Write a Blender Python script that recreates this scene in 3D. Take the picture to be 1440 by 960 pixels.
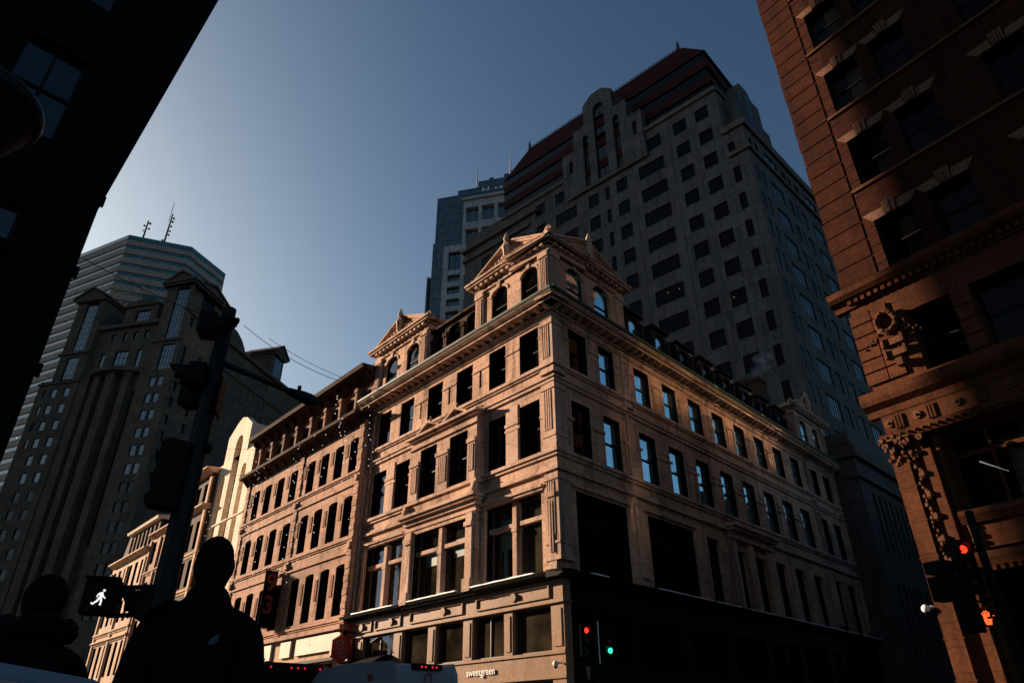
import bpy, math, random
from mathutils import Vector, Matrix, noise
random.seed(7)
S = bpy.context.scene
for o in list(bpy.data.objects): bpy.data.objects.remove(o)
COL = S.collection
R = math.radians
# ------------------------------------------------------------------ camera
H = 1.15
cam = bpy.data.cameras.new("camera"); cam.lens = 24.0; cam.sensor_width = 36.0
cam.clip_start = 0.05; cam.clip_end = 3000
co = bpy.data.objects.new("camera", cam); COL.objects.link(co)
M3 = Matrix(((0.9999696, 0.007797382, 0.0), (0.003868496, -0.496112486, -0.868249639), (-0.006770074, 0.868223244, -0.496127568)))
co.matrix_world = Matrix.Translation((0, 0, H)) @ M3.to_4x4()
S.camera = co
# ------------------------------------------------------------------ sky, sun, exposure
SUN_AZ, SUN_EL = -62.5, 17.0          # azimuth from +Y, clockwise positive
W = bpy.data.worlds.new("World"); S.world = W; W.use_nodes = True
nt = W.node_tree; nt.nodes.clear()
sky = nt.nodes.new('ShaderNodeTexSky'); sky.sky_type = 'NISHITA'; sky.sun_disc = False
sky.sun_elevation = R(SUN_EL); sky.sun_rotation = R(SUN_AZ)
sky.air_density = 1.0; sky.dust_density = 3.0; sky.ozone_density = 2.0; sky.altitude = 0
bg = nt.nodes.new('ShaderNodeBackground'); bg.inputs[1].default_value = 0.083
wo = nt.nodes.new('ShaderNodeOutputWorld')
# the low winter sun leaves a bright haze on its own side and a deep blue away from it
sc_ = nt.nodes.new('ShaderNodeMixRGB'); sc_.blend_type = 'MULTIPLY'; sc_.inputs[0].default_value = 1; sc_.inputs[2].default_value = (.60, .592, .515, 1)
gm_ = nt.nodes.new('ShaderNodeGamma'); gm_.inputs[1].default_value = 1.7
nt.links.new(sky.outputs[0], sc_.inputs[1]); nt.links.new(sc_.outputs[0], gm_.inputs[0]); vm_ = nt.nodes.new('ShaderNodeVectorMath'); vm_.operation = 'MULTIPLY_ADD'; vm_.inputs[1].default_value = (1 / 5.6, 1 / 7.0, 1 / 9.6); vm_.inputs[2].default_value = (1, 1, 1)
dv_ = nt.nodes.new('ShaderNodeVectorMath'); dv_.operation = 'DIVIDE'
nt.links.new(gm_.outputs[0], vm_.inputs[0]); nt.links.new(gm_.outputs[0], dv_.inputs[0]); nt.links.new(vm_.outputs[0], dv_.inputs[1]); nt.links.new(dv_.outputs[0], bg.inputs[0]); nt.links.new(bg.outputs[0], wo.inputs[0])
sd = Vector((math.sin(R(SUN_AZ)) * math.cos(R(SUN_EL)), math.cos(R(SUN_AZ)) * math.cos(R(SUN_EL)), math.sin(R(SUN_EL))))
sl = bpy.data.lights.new("sun", 'SUN'); sl.energy = 5.0; sl.angle = R(0.6); sl.color = (1.0, 0.74, 0.52)
so = bpy.data.objects.new("sun", sl); COL.objects.link(so)
so.rotation_euler = sd.to_track_quat('Z', 'Y').to_euler(); so.location = sd * 200
S.view_settings.view_transform = 'Standard'; S.view_settings.look = 'None'
S.view_settings.exposure = 1.25; S.view_settings.gamma = 1.0
S.view_settings.use_curve_mapping = False
S.cycles.max_bounces = 6; S.cycles.diffuse_bounces = 4; S.cycles.glossy_bounces = 3
S.cycles.sample_clamp_indirect = 30.0; S.cycles.blur_glossy = 0.0; S.cycles.use_denoising = True
# ------------------------------------------------------------------ materials
MAT = {}
def nodes(name):
    m = bpy.data.materials.new(name); m.use_nodes = True; n = m.node_tree
    return m, n, n.nodes['Principled BSDF']
def ramp(n, src, stops):
    r = n.nodes.new('ShaderNodeValToRGB'); n.links.new(src, r.inputs[0])
    r.color_ramp.elements[0].position, r.color_ramp.elements[0].color = stops[0][0], (*stops[0][1], 1)
    r.color_ramp.elements[1].position, r.color_ramp.elements[1].color = stops[-1][0], (*stops[-1][1], 1)
    for p, c in stops[1:-1]:
        e = r.color_ramp.elements.new(p); e.color = (*c, 1)
    return r
def masonry(name, col, var=0.3, rough=0.85, block=None, mortar=0.012, mcol=0.45, bump=0.4, scale=1.0, stain=0.5, blockvar=0.12, fine=9.0):
    """stone or brick: metre-scale UVs give the courses, 3-D noise gives stains and grain"""
    m, n, b = nodes(name); L = n.links.new
    geo = n.nodes.new('ShaderNodeNewGeometry')
    n1 = n.nodes.new('ShaderNodeTexNoise'); n1.inputs['Scale'].default_value = 0.35 * scale; n1.inputs['Detail'].default_value = 6; L(geo.outputs['Position'], n1.inputs['Vector'])
    n2 = n.nodes.new('ShaderNodeTexNoise'); n2.inputs['Scale'].default_value = fine * scale; n2.inputs['Detail'].default_value = 8; L(geo.outputs['Position'], n2.inputs['Vector'])
    mp = n.nodes.new('ShaderNodeMapping'); mp.inputs['Scale'].default_value = (2.2, 2.2, 0.25); L(geo.outputs['Position'], mp.inputs['Vector'])
    n3 = n.nodes.new('ShaderNodeTexNoise'); n3.inputs['Scale'].default_value = 1.0 * scale; n3.inputs['Detail'].default_value = 5; L(mp.outputs[0], n3.inputs['Vector'])
    c = Vector(col)
    r1 = ramp(n, n1.outputs['Fac'], [(0.3, tuple(c * (1 - var))), (0.5, tuple(c)), (0.72, tuple(c * (1 + var * 0.7)))])
    r3 = ramp(n, n3.outputs['Fac'], [(0.32, (1 - stain,) * 3), (0.5, (1, 1, 1)), (1.0, (1.04, 1.03, 1.0))])
    r2 = ramp(n, n2.outputs['Fac'], [(0.3, (0.72,) * 3), (0.6, (1.05,) * 3)])
    mx = n.nodes.new('ShaderNodeMixRGB'); mx.blend_type = 'MULTIPLY'; mx.inputs[0].default_value = 1; L(r1.outputs[0], mx.inputs[1]); L(r3.outputs[0], mx.inputs[2])
    mx2 = n.nodes.new('ShaderNodeMixRGB'); mx2.blend_type = 'MULTIPLY'; mx2.inputs[0].default_value = 1; L(mx.outputs[0], mx2.inputs[1]); L(r2.outputs[0], mx2.inputs[2])
    out = mx2.outputs[0]; hsrc = n2.outputs['Fac']
    bp = n.nodes.new('ShaderNodeBump'); bp.inputs['Strength'].default_value = bump; bp.inputs['Distance'].default_value = 0.02
    if block:
        uv = n.nodes.new('ShaderNodeUVMap'); uv.uv_map = 'UVMap'
        br = n.nodes.new('ShaderNodeTexBrick'); L(uv.outputs[0], br.inputs['Vector'])
        br.inputs['Scale'].default_value = 1; br.inputs['Brick Width'].default_value = block[0]; br.inputs['Row Height'].default_value = block[1]
        br.inputs['Mortar Size'].default_value = mortar; br.inputs['Mortar Smooth'].default_value = 0.2
        br.inputs['Color1'].default_value = (1 - blockvar,) * 3 + (1,); br.inputs['Color2'].default_value = (1 + blockvar, 1 + blockvar * .8, 1 + blockvar * .6, 1)
        br.inputs['Mortar'].default_value = (mcol,) * 3 + (1,)
        mx3 = n.nodes.new('ShaderNodeMixRGB'); mx3.blend_type = 'MULTIPLY'; mx3.inputs[0].default_value = 1; L(out, mx3.inputs[1]); L(br.outputs['Color'], mx3.inputs[2]); out = mx3.outputs[0]
        mm = n.nodes.new('ShaderNodeMath'); mm.operation = 'MULTIPLY_ADD'; L(br.outputs['Fac'], mm.inputs[0]); mm.inputs[1].default_value = -0.9; L(n2.outputs['Fac'], mm.inputs[2]); hsrc = mm.outputs[0]
    L(hsrc, bp.inputs['Height']); L(bp.outputs[0], b.inputs['Normal'])
    L(out, b.inputs['Base Color']); b.inputs['Roughness'].default_value = rough
    b.inputs['Specular IOR Level'].default_value = 0.08
    MAT[name] = m; return m
def plain(name, col, rough=0.6, metal=0.0, var=0.15, spec=0.4, nscale=3.0, emit=None, estr=0):
    m, n, b = nodes(name); L = n.links.new
    geo = n.nodes.new('ShaderNodeNewGeometry')
    n1 = n.nodes.new('ShaderNodeTexNoise'); n1.inputs['Scale'].default_value = nscale; n1.inputs['Detail'].default_value = 6; L(geo.outputs['Position'], n1.inputs['Vector'])
    c = Vector(col); r1 = ramp(n, n1.outputs['Fac'], [(0.3, tuple(c * (1 - var))), (0.7, tuple(c * (1 + var)))])
    L(r1.outputs[0], b.inputs['Base Color'])
    b.inputs['Roughness'].default_value = rough; b.inputs['Metallic'].default_value = metal; b.inputs['Specular IOR Level'].default_value = spec
    if emit: b.inputs['Emission Color'].default_value = (*emit, 1); b.inputs['Emission Strength'].default_value = estr
    MAT[name] = m; return m
def glass(name, base, ior=1.9, rough=0.03, wob=0.02, wscale=0.8, tint=(1, 1, 1)):
    """window glass seen from outside: dark room behind, mirror of what stands opposite"""
    m, n, b = nodes(name); L = n.links.new
    geo = n.nodes.new('ShaderNodeNewGeometry')
    n1 = n.nodes.new('ShaderNodeTexNoise'); n1.inputs['Scale'].default_value = wscale; n1.inputs['Detail'].default_value = 2; L(geo.outputs['Position'], n1.inputs['Vector'])
    bp = n.nodes.new('ShaderNodeBump'); bp.inputs['Strength'].default_value = wob * 10; bp.inputs['Distance'].default_value = 0.05; L(n1.outputs['Fac'], bp.inputs['Height']); L(bp.outputs[0], b.inputs['Normal'])
    n2 = n.nodes.new('ShaderNodeTexNoise'); n2.inputs['Scale'].default_value = 0.9; L(geo.outputs['Position'], n2.inputs['Vector'])
    c = Vector(base); r1 = ramp(n, n2.outputs['Fac'], [(0.35, tuple(c * (0.4 if max(base) < .5 else .8))), (0.7, tuple(c * (1.6 if max(base) < .5 else 1)))]); L(r1.outputs[0], b.inputs['Base Color'])
    b.inputs['Roughness'].default_value = rough; b.inputs['IOR'].default_value = ior
    b.inputs['Specular Tint'].default_value = (*tint, 1)
    MAT[name] = m; return m
def lamp(name, col, st):
    m, n, b = nodes(name); b.inputs['Base Color'].default_value = (*[c * .3 for c in col], 1)
    b.inputs['Emission Color'].default_value = (*col, 1); b.inputs['Emission Strength'].default_value = st
    MAT[name] = m; return m
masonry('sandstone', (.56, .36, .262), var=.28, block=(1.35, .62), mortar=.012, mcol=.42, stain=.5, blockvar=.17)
masonry('sandstone_trim', (.56, .38, .29), var=.28, stain=.55, bump=.4)
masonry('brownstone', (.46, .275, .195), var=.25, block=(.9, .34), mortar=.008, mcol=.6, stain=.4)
masonry('brownstone_trim', (.48, .29, .21), var=.2, stain=.4)
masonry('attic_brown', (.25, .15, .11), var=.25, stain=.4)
masonry('cream_stone', (.86, .72, .56), var=.1, block=(1.6, .8), mortar=.008, mcol=.75, stain=.2, blockvar=.05)
masonry('tan_stone', (.60, .40, .27), var=.15, stain=.35)
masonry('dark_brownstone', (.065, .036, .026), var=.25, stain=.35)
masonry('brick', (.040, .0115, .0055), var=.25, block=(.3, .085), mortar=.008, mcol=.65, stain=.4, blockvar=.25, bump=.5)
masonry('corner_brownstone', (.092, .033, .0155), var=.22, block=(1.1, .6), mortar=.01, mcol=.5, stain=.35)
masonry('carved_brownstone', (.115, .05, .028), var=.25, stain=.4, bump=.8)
masonry('grey_granite', (.098, .091, .090), var=.15, block=(1.9, 1.97), mortar=.035, mcol=.45, stain=.3, blockvar=.12, fine=3)
masonry('warm_granite', (.125, .098, .078), var=.15, block=(2.4, 1.95), mortar=.03, mcol=.5, stain=.3, blockvar=.14, fine=3)
masonry('pale_concrete', (.42, .41, .41), var=.15, stain=.3, fine=2)
masonry('spandrel', (.115, .098, .086), var=.1, stain=.25, fine=1)
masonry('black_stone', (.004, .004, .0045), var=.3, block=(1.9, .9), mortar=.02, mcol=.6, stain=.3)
masonry('roof_red', (.038, .007, .006), var=.2, block=(.8, .5), mortar=.02, mcol=.7, stain=.2)
masonry('slate', (.03, .03, .034), var=.3, block=(.3, .22), mortar=.01, mcol=.5, stain=.2)
masonry('asphalt', (.045, .045, .048), var=.25, stain=.2, fine=30)
masonry('pavement', (.16, .15, .14), var=.2, block=(1.5, 1.5), mortar=.015, mcol=.6, stain=.3)
masonry('storefront_metal', (.30, .18, .11), var=.1, rough=.45, stain=.25, bump=.1)
masonry('rubble_wall', (.10, .055, .04), var=.3, block=(.6, .25), mortar=.015, stain=.3)
masonry('limestone_back', (.032, .013, .008), var=.15, block=(1.5, .8), mortar=.01, mcol=.6, stain=.3)
plain('copper_green', (.022, .045, .032), .6, 0, .35)
plain('black_metal', (.004, .004, .0045), .6, 0, .2, spec=.08)
plain('pole_metal', (.005, .0055, .007), .5, 0, .2, spec=.15)
plain('sash', (.006, .005, .005), .6, spec=.1)
plain('dark_frame', (.005, .005, .006), .6, spec=.1)
plain('bronze_frame', (.09, .055, .035), .5)
plain('white_paint', (.8, .8, .78), .5, 0, .05)
plain('sign_cream', (.62, .53, .43), .7, 0, .12, nscale=1.5)
plain('snow', (.82, .82, .85), .7, 0, .08)
plain('red_paint', (.30, .025, .015), .5, 0, .15)
plain('red_cloth', (.22, .02, .015), .8, 0, .1)
plain('black_cloth', (.005, .005, .006), .9, 0, .3, spec=.03)
plain('jacket', (.003, .003, .004), .85, 0, .3, spec=.05)
plain('trousers', (.010, .011, .016), .85, 0, .3)
plain('skin', (.010, .006, .0045), .8, 0, .1, spec=.04)
plain('hair', (.003, .0025, .002), .9, 0, .3, spec=.05)
plain('logo_grey', (.06, .09, .13), .7)
plain('rubber', (.015, .015, .015), .8)
plain('van_paint', (.24, .26, .30), .3, 0, .05)
plain('car_paint', (.12, .15, .19), .35, 0, .05)
plain('truck_paint', (.006, .006, .007), .6, 0, .1, spec=.1)
plain('yellow_paint', (.25, .13, .02), .5, 0, .15)
plain('lantern_red', (.018, .002, .0015), .7, spec=.1)
plain('chrome', (.6, .6, .6), .2, 1.0, .05)
plain('patch_teal', (.045, .10, .115), .6)
plain('curtain', (.12, .11, .095), .9)
plain('camera_white', (.75, .74, .72), .4, 0, .05)
plain('off_amber', (.30, .07, .015), .25)
plain('off_green', (.02, .11, .06), .25)
plain('off_red', (.12, .01, .01), .25)
plain('number_red', (.20, .02, .012), .7)
plain('line_grey', (.35, .30, .28), .6)
plain('line_white', (.45, .45, .43), .8)
plain('bark', (.05, .04, .03), .9)
plain('grid_metal', (.13, .14, .16), .5)
plain('far_paint', (.10, .08, .07), .7)
glass('glass_dark', (.003, .0035, .004), ior=1.4, wob=.012)
glass('glass_shop', (.030, .024, .016), ior=1.5, wob=.01)
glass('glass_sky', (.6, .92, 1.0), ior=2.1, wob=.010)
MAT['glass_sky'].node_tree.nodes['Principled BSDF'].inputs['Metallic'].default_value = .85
glass('glass_mirror', (1.0, .82, .60), ior=2.1, wob=.0003, rough=.12)
MAT['glass_mirror'].node_tree.nodes['Principled BSDF'].inputs['Metallic'].default_value = 1
glass('glass_tower', (.004, .005, .006), ior=1.42, wob=.01, wscale=.3)
glass('glass_side', (.006, .02, .03), ior=1.75, wob=.01, wscale=.6)
glass('glass_room', (.0025, .0025, .003), ior=1.25, wob=.01, wscale=.3)
MAT['glass_room'].node_tree.nodes['Principled BSDF'].inputs['Specular IOR Level'].default_value = .2
glass('glass_blue', (.015, .04, .055), ior=2.1, wob=.01, wscale=.3)
glass('glass_teal', (.03, .13, .13), ior=1.7, wob=.01, wscale=.2)
glass('glass_dim', (.003, .009, .013), ior=1.5, wob=.01)
glass('glass_car', (.01, .01, .012), ior=1.5, wob=0)
lamp('lamp_red', (1, .03, .015), 1.0); lamp('lamp_green', (.06, 1, .55), .6); lamp('lamp_white', (1, 1, 1), .42)
lamp('lamp_hand', (1, .10, .02), .8); lamp('lamp_bulb', (1, .93, .84), .4); lamp('lamp_marker', (1, .02, .08), .3)
lamp('lamp_room', (1, .45, .2), .1); lamp('streak_glow', (1, .95, .9), .08)
sm = bpy.data.materials.new('steam'); sm.use_nodes = True; n_ = sm.node_tree; n_.nodes.remove(n_.nodes['Principled BSDF'])
pv_ = n_.nodes.new('ShaderNodeVolumePrincipled'); pv_.inputs['Color'].default_value = (.9, .9, .9, 1)
nz_ = n_.nodes.new('ShaderNodeTexNoise'); nz_.inputs['Scale'].default_value = 1.3; nz_.inputs['Detail'].default_value = 4
tc_ = n_.nodes.new('ShaderNodeNewGeometry'); n_.links.new(tc_.outputs['Position'], nz_.inputs['Vector'])
rp_ = n_.nodes.new('ShaderNodeValToRGB'); rp_.color_ramp.elements[0].position = .45; rp_.color_ramp.elements[1].position = .75; rp_.color_ramp.elements[1].color = (.5, .5, .5, 1)
n_.links.new(nz_.outputs['Fac'], rp_.inputs[0]); n_.links.new(rp_.outputs[0], pv_.inputs['Density']); n_.links.new(pv_.outputs[0], n_.nodes['Material Output'].inputs['Volume'])
MAT['steam'] = sm
# ------------------------------------------------------------------ geometry helpers
d1 = Vector((-0.66966979, 0.74265898)); d2 = Vector((0.68911028, 0.72465648)); PC = Vector((1.82531494, 26.93822981))
def azd(a): return Vector((math.sin(R(a)), math.cos(R(a))))
class Fr:
    """facade frame: u along the wall, v out of it, z up (metres at scale 1)"""
    def __init__(s, P, d, out=1, sc=1.0):
        s.P = Vector(P); s.d = Vector(d).normalized(); s.n = Vector((-s.d.y, s.d.x)) * out; s.out = out; s.sc = sc
    def w(s, u, v, z):
        p = s.P + s.d * u + s.n * v
        return Vector((p.x * s.sc, p.y * s.sc, H + (z - H) * s.sc))
    def at(s, v):
        """the same wall moved out by v towards the street"""
        D = -(s.P.dot(s.n)) * s.sc
        return Fr(s.P, s.d, s.out, s.sc * (D - v) / D)
    def zb(s, z): return H + (z - H) / s.sc
    def base(s, u=0, v=0, z=0.1):
        p = s.w(u, v, 0); return Vector((p.x, p.y, z))
def rootloc(o):
    v = Vector((0, 0, 0))
    while o is not None: v += o.location; o = o.parent
    return v
class MB:
    def __init__(s): s.v = []; s.f = []; s.uv = []; s.sm = False
    def face(s, pts, uvs=None):
        i = len(s.v); s.v += [tuple(p) for p in pts]; s.f.append(tuple(range(i, i + len(pts))))
        s.uv.append(uvs or [(p[0], p[2]) for p in pts])
    def q(s, F, pts):
        us, vs, zs = [p[0] for p in pts], [p[1] for p in pts], [p[2] for p in pts]
        ru, rv, rz = max(us) - min(us), max(vs) - min(vs), max(zs) - min(zs)
        k = F.sc
        if rv <= min(ru, rz): uv = [(p[0] * k, p[2] * k) for p in pts]
        elif ru <= min(rv, rz): uv = [(p[1] * k + .3, p[2] * k) for p in pts]
        else: uv = [(p[0] * k, p[1] * k) for p in pts]
        s.face([F.w(*p) for p in pts], uv)
    def box(s, F, u0, u1, v0, v1, z0, z1):
        c = lambda a, b, d: ((u0, u1)[a], (v0, v1)[b], (z0, z1)[d])
        for a in ([(0,1,0),(1,1,0),(1,1,1),(0,1,1)], [(1,0,0),(0,0,0),(0,0,1),(1,0,1)], [(0,0,0),(0,1,0),(0,1,1),(0,0,1)],
                  [(1,1,0),(1,0,0),(1,0,1),(1,1,1)], [(0,1,1),(1,1,1),(1,0,1),(0,0,1)], [(0,0,0),(1,0,0),(1,1,0),(0,1,0)]):
            s.q(F, [c(*k) for k in a])
        return s
    def prism(s, F, pts, v0, v1):
        """outline in (u, z) given thickness v0..v1"""
        s.q(F, [(u, v1, z) for u, z in pts]); s.q(F, [(u, v0, z) for u, z in reversed(pts)])
        for a, b in zip(pts, pts[1:] + pts[:1]):
            s.q(F, [(a[0], v1, a[1]), (a[0], v0, a[1]), (b[0], v0, b[1]), (b[0], v1, b[1])])
        return s
    def prof(s, F, pts, u0, u1):
        """profile in (v, z) swept from u0 to u1"""
        s.q(F, [(u0, v, z) for v, z in pts]); s.q(F, [(u1, v, z) for v, z in reversed(pts)])
        for a, b in zip(pts, pts[1:] + pts[:1]):
            s.q(F, [(u0, a[0], a[1]), (u1, a[0], a[1]), (u1, b[0], b[1]), (u0, b[0], b[1])])
        return s
    def plan(s, pts, z0, z1):
        """plan outline in world x, y extruded from z0 to z1"""
        s.face([(x, y, z1) for x, y in pts], [(x, y) for x, y in pts]); s.face([(x, y, z0) for x, y in reversed(pts)])
        t = 0
        for a, b in zip(pts, pts[1:] + pts[:1]):
            l = math.hypot(b[0] - a[0], b[1] - a[1])
            s.face([(a[0], a[1], z0), (b[0], b[1], z0), (b[0], b[1], z1), (a[0], a[1], z1)], [(t, z0), (t + l, z0), (t + l, z1), (t, z1)]); t += l
        return s
    def tube(s, pts, r, n=8, cap=True):
        pts = [Vector(p) for p in pts]; rs = r if isinstance(r, (list, tuple)) else [r] * len(pts)
        rings = []
        for i, p in enumerate(pts):
            t = (pts[min(i + 1, len(pts) - 1)] - pts[max(i - 1, 0)]).normalized()
            a = t.orthogonal().normalized() if i == 0 else (pa - t * pa.dot(t)).normalized()
            pa = a; b = t.cross(a)
            rings.append([p + (a * math.cos(2 * math.pi * k / n) + b * math.sin(2 * math.pi * k / n)) * rs[i] for k in range(n)])
        for A, B in zip(rings, rings[1:]):
            for k in range(n): s.face([A[k], A[(k + 1) % n], B[(k + 1) % n], B[k]])
        if cap: s.face(rings[0][::-1]); s.face(rings[-1])
        return s
    def lathe(s, F, uc, vc, prof, n=16):
        """profile of (radius, z) turned about the vertical through (uc, vc)"""
        return s.tube([F.w(uc, vc, z + 1e-4 * i) for i, (r, z) in enumerate(prof)], [max(r, .001) * F.sc for r, z in prof], n)
    def ball(s, c, r, n=8, sq=1.0):
        c = Vector(c); rows = []
        m = max(3, n // 2)
        for i in range(m + 1):
            th = math.pi * i / m
            rows.append([c + Vector((math.sin(th) * math.cos(2 * math.pi * k / n) * r, math.sin(th) * math.sin(2 * math.pi * k / n) * r, math.cos(th) * r * sq)) for k in range(n)])
        for A, B in zip(rows, rows[1:]):
            for k in range(n): s.face([A[k], A[(k + 1) % n], B[(k + 1) % n], B[k]])
        return s
    def cut(s):
        s.cuts = getattr(s, 'cuts', []) + [(len(s.v), len(s.f))]; return s
    def each(s, name, mat, parent=None, **k):
        """one object for every piece closed by cut()"""
        out = []; pv = pf = 0
        for nv, nf in s.cuts:
            if nf > pf:
                t = MB(); t.v = s.v[pv:nv]; t.f = [tuple(i - pv for i in f) for f in s.f[pf:nf]]; t.uv = s.uv[pf:nf]
                out.append(t.build(name, mat, parent, **k))
            pv, pf = nv, nf
        return out
    def build(s, name, mat, parent=None, smooth=False, bevel=0):
        off = rootloc(parent)
        me = bpy.data.meshes.new(name); me.from_pydata([tuple(Vector(v) - off) for v in s.v], [], s.f)
        uv = me.uv_layers.new(name='UVMap')
        flat = [c for f in s.uv for p in f for c in p]
        uv.data.foreach_set('uv', flat)
        me.materials.append(MAT[mat])
        if smooth: me.polygons.foreach_set('use_smooth', [True] * len(me.polygons))
        me.update()
        o = bpy.data.objects.new(name, me); COL.objects.link(o); o.parent = parent
        if smooth or bevel:
            w = o.modifiers.new('weld', 'WELD'); w.merge_threshold = 0.0005
        if bevel:
            b = o.modifiers.new('bevel', 'BEVEL'); b.width = bevel; b.segments = 2; b.limit_method = 'ANGLE'
        return o
def tag(o, label=None, cat=None, group=None, kind=None):
    if label: o['label'] = label
    if cat: o['category'] = cat
    if group: o['group'] = group
    if kind: o['kind'] = kind
    return o
def thing(name, loc, label, cat, group=None):
    o = bpy.data.objects.new(name, None); COL.objects.link(o); o.location = loc; o.empty_display_size = .5
    return tag(o, label, cat, group)
def wall(mb, F, u0, u1, z0, z1, holes, v=0.0, dep=0.35):
    """sheet of wall with real openings; hole = (ua, ub, za, zb, arch_rise or 0, 'n' = no reveal)"""
    hs = [(min(h[0], h[1]), max(h[0], h[1]), h[2], h[3], (h[4] if len(h) > 4 else 0), (h[5] if len(h) > 5 else '')) for h in holes]
    zs = sorted({z0, z1, *[z for h in hs for z in h[2:4] if z0 < z < z1]})
    for za, zb in zip(zs, zs[1:]):
        zm = (za + zb) / 2
        blk = sorted([(h[0], h[1]) for h in hs if h[2] < zm < h[3]])
        u = u0
        for a, b in blk:
            if a > u + 1e-6: mb.q(F, [(u, v, za), (a, v, za), (a, v, zb), (u, v, zb)])
            u = max(u, b)
        if u < u1 - 1e-6: mb.q(F, [(u, v, za), (u1, v, za), (u1, v, zb), (u, v, zb)])
    for a, b, za, zb, ar, fl in hs:
        if fl == 'n': continue
        w = v - dep
        zt = zb - ar
        mb.q(F, [(a, v, za), (a, w, za), (a, w, zt), (a, v, zt)]); mb.q(F, [(b, w, za), (b, v, za), (b, v, zt), (b, w, zt)])
        mb.q(F, [(a, v, za), (b, v, za), (b, w, za), (a, w, za)])
        if ar <= 0: mb.q(F, [(a, w, zb), (b, w, zb), (b, v, zb), (a, v, zb)])
        else:
            n = 10; pts = []
            for i in range(n + 1):
                t = math.pi * i / n; pts.append(((a + b) / 2 - (b - a) / 2 * math.cos(t), zt + ar * math.sin(t)))
            for p, q_ in zip(pts, pts[1:]):
                mb.q(F, [(p[0], v, p[1]), (q_[0], v, q_[1]), (q_[0], v, zb), (p[0], v, zb)])
                mb.q(F, [(p[0], v, p[1]), (p[0], w, p[1]), (q_[0], w, q_[1]), (q_[0], v, q_[1])])
def window(F, root, h, v=0.0, dep=0.35, fm='sash', gm='glass_dark', bars=('h',), fw=0.07, liner=False, arch=0):
    """one window as a part (frame) with its pane as a sub-part"""
    a, b, za, zb = min(h[0], h[1]), max(h[0], h[1]), h[2], h[3]; w = v - dep
    k = 1 / F.sc; fw *= k; th = .06 * k
    m = MB()
    m.box(F, a, a + fw, w - .01, w + th, za, zb).box(F, b - fw, b, w - .01, w + th, za, zb)
    m.box(F, a + fw, b - fw, w - .01, w + th, za, za + fw).box(F, a + fw, b - fw, w - .01, w + th, zb - fw, zb)
    for s_ in bars:
        if s_ == 'h': zm = za + (zb - za) * .5; m.box(F, a + fw, b - fw, w - .01, w + th * .8, zm - fw * .5, zm + fw * .5)
        elif s_ == 't': zm = za + (zb - za) * .7; m.box(F, a + fw, b - fw, w - .01, w + th * .8, zm - fw * .5, zm + fw * .5)
        elif s_[0] == 'v':
            n = int(s_[1:]);
            for i in range(1, n):
                um = a + (b - a) * i / n; m.box(F, um - fw * .4, um + fw * .4, w - .01, w + th * .9, za + fw, zb - fw)
        elif s_[0] == 'g':
            n = int(s_[1:])
            for i in range(1, n):
                zm = za + (zb - za) * i / n; m.box(F, a + fw, b - fw, w - .01, w + th * .8, zm - fw * .3, zm + fw * .3)
    fo = m.build('window', fm, root)
    if liner:
        lm = MB(); t = .02 * k; vv = v - .035 * k
        lm.box(F, b - t, b - .002, w, vv, za, zb).box(F, a + .002, a + t, w, vv, za, zb).box(F, a + t, b - t, w, vv, zb - t - (arch or 0) * 0, zb - .002)
        lm.build('jamb_lining', fm if fm != 'bronze_frame' else 'dark_frame', fo)
    g = MB(); tl = random.uniform(-.012, .012); tt = random.uniform(-.012, .012)
    g.q(F, [(a, w + .004 * k, za), (b, w + .004 * k + tl, za), (b, w + .004 * k + tl + tt, zb), (a, w + .004 * k + tt, zb)])
    g.build('pane', gm, fo)
    return fo
def many_windows(F, root, hs, v, dep, fm, gm, bars, fw, maxn=100, pick=None):
    hs = sorted(hs, key=pick) if pick else list(hs)
    for h in hs[:maxn]: window(F, root, h, v, dep, fm, gm, bars, fw)
    if len(hs) > maxn:
        m = MB()
        for h in hs[maxn:]:
            a, b = min(h[:2]), max(h[:2]); m.box(F, a, b, v - dep - .02, v - dep, h[2], h[3])
        tag(m.build('distant_windows', gm, root), kind='stuff')
def text(txt, size, M, mat, parent, name='lettering', ext=.01, align='LEFT', bold=0.0):
    c = bpy.data.curves.new('t', 'FONT'); c.body = txt; c.size = size; c.extrude = ext; c.align_x = align; c.offset = bold
    o = bpy.data.objects.new('t', c); COL.objects.link(o)
    bpy.context.view_layer.update(); dg = bpy.context.evaluated_depsgraph_get()
    me = bpy.data.meshes.new_from_object(o.evaluated_get(dg)); bpy.data.objects.remove(o)
    me.transform(M); off = rootloc(parent); me.transform(Matrix.Translation(-off))
    me.materials.clear(); me.materials.append(MAT[mat]); me.name = name
    o = bpy.data.objects.new(name, me); COL.objects.link(o); o.parent = parent
    return o
def tmat(F, u, v, z):
    """text running left to right for someone facing the wall"""
    p = F.w(u, v, z); x = -F.d * F.out; y = F.n
    return Matrix(((x.x, 0, y.x, p.x), (x.y, 0, y.y, p.y), (0, 1, 0, p.z), (0, 0, 0, 1)))
def dirmat(p, xdir, ndir=None):
    x = Vector((xdir[0], xdir[1], 0)).normalized(); zz = Vector((0, 0, 1)); n = x.cross(zz)
    p = Vector(p); return Matrix(((x.x, 0, n.x, p.x), (x.y, 0, n.y, p.y), (0, 1, 0, p.z), (0, 0, 0, 1)))

FL = Fr(PC, d1, 1)          # main street facades (left of the corner)
FR = Fr(PC, d2, -1)         # side street facade (right of the corner)
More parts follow.
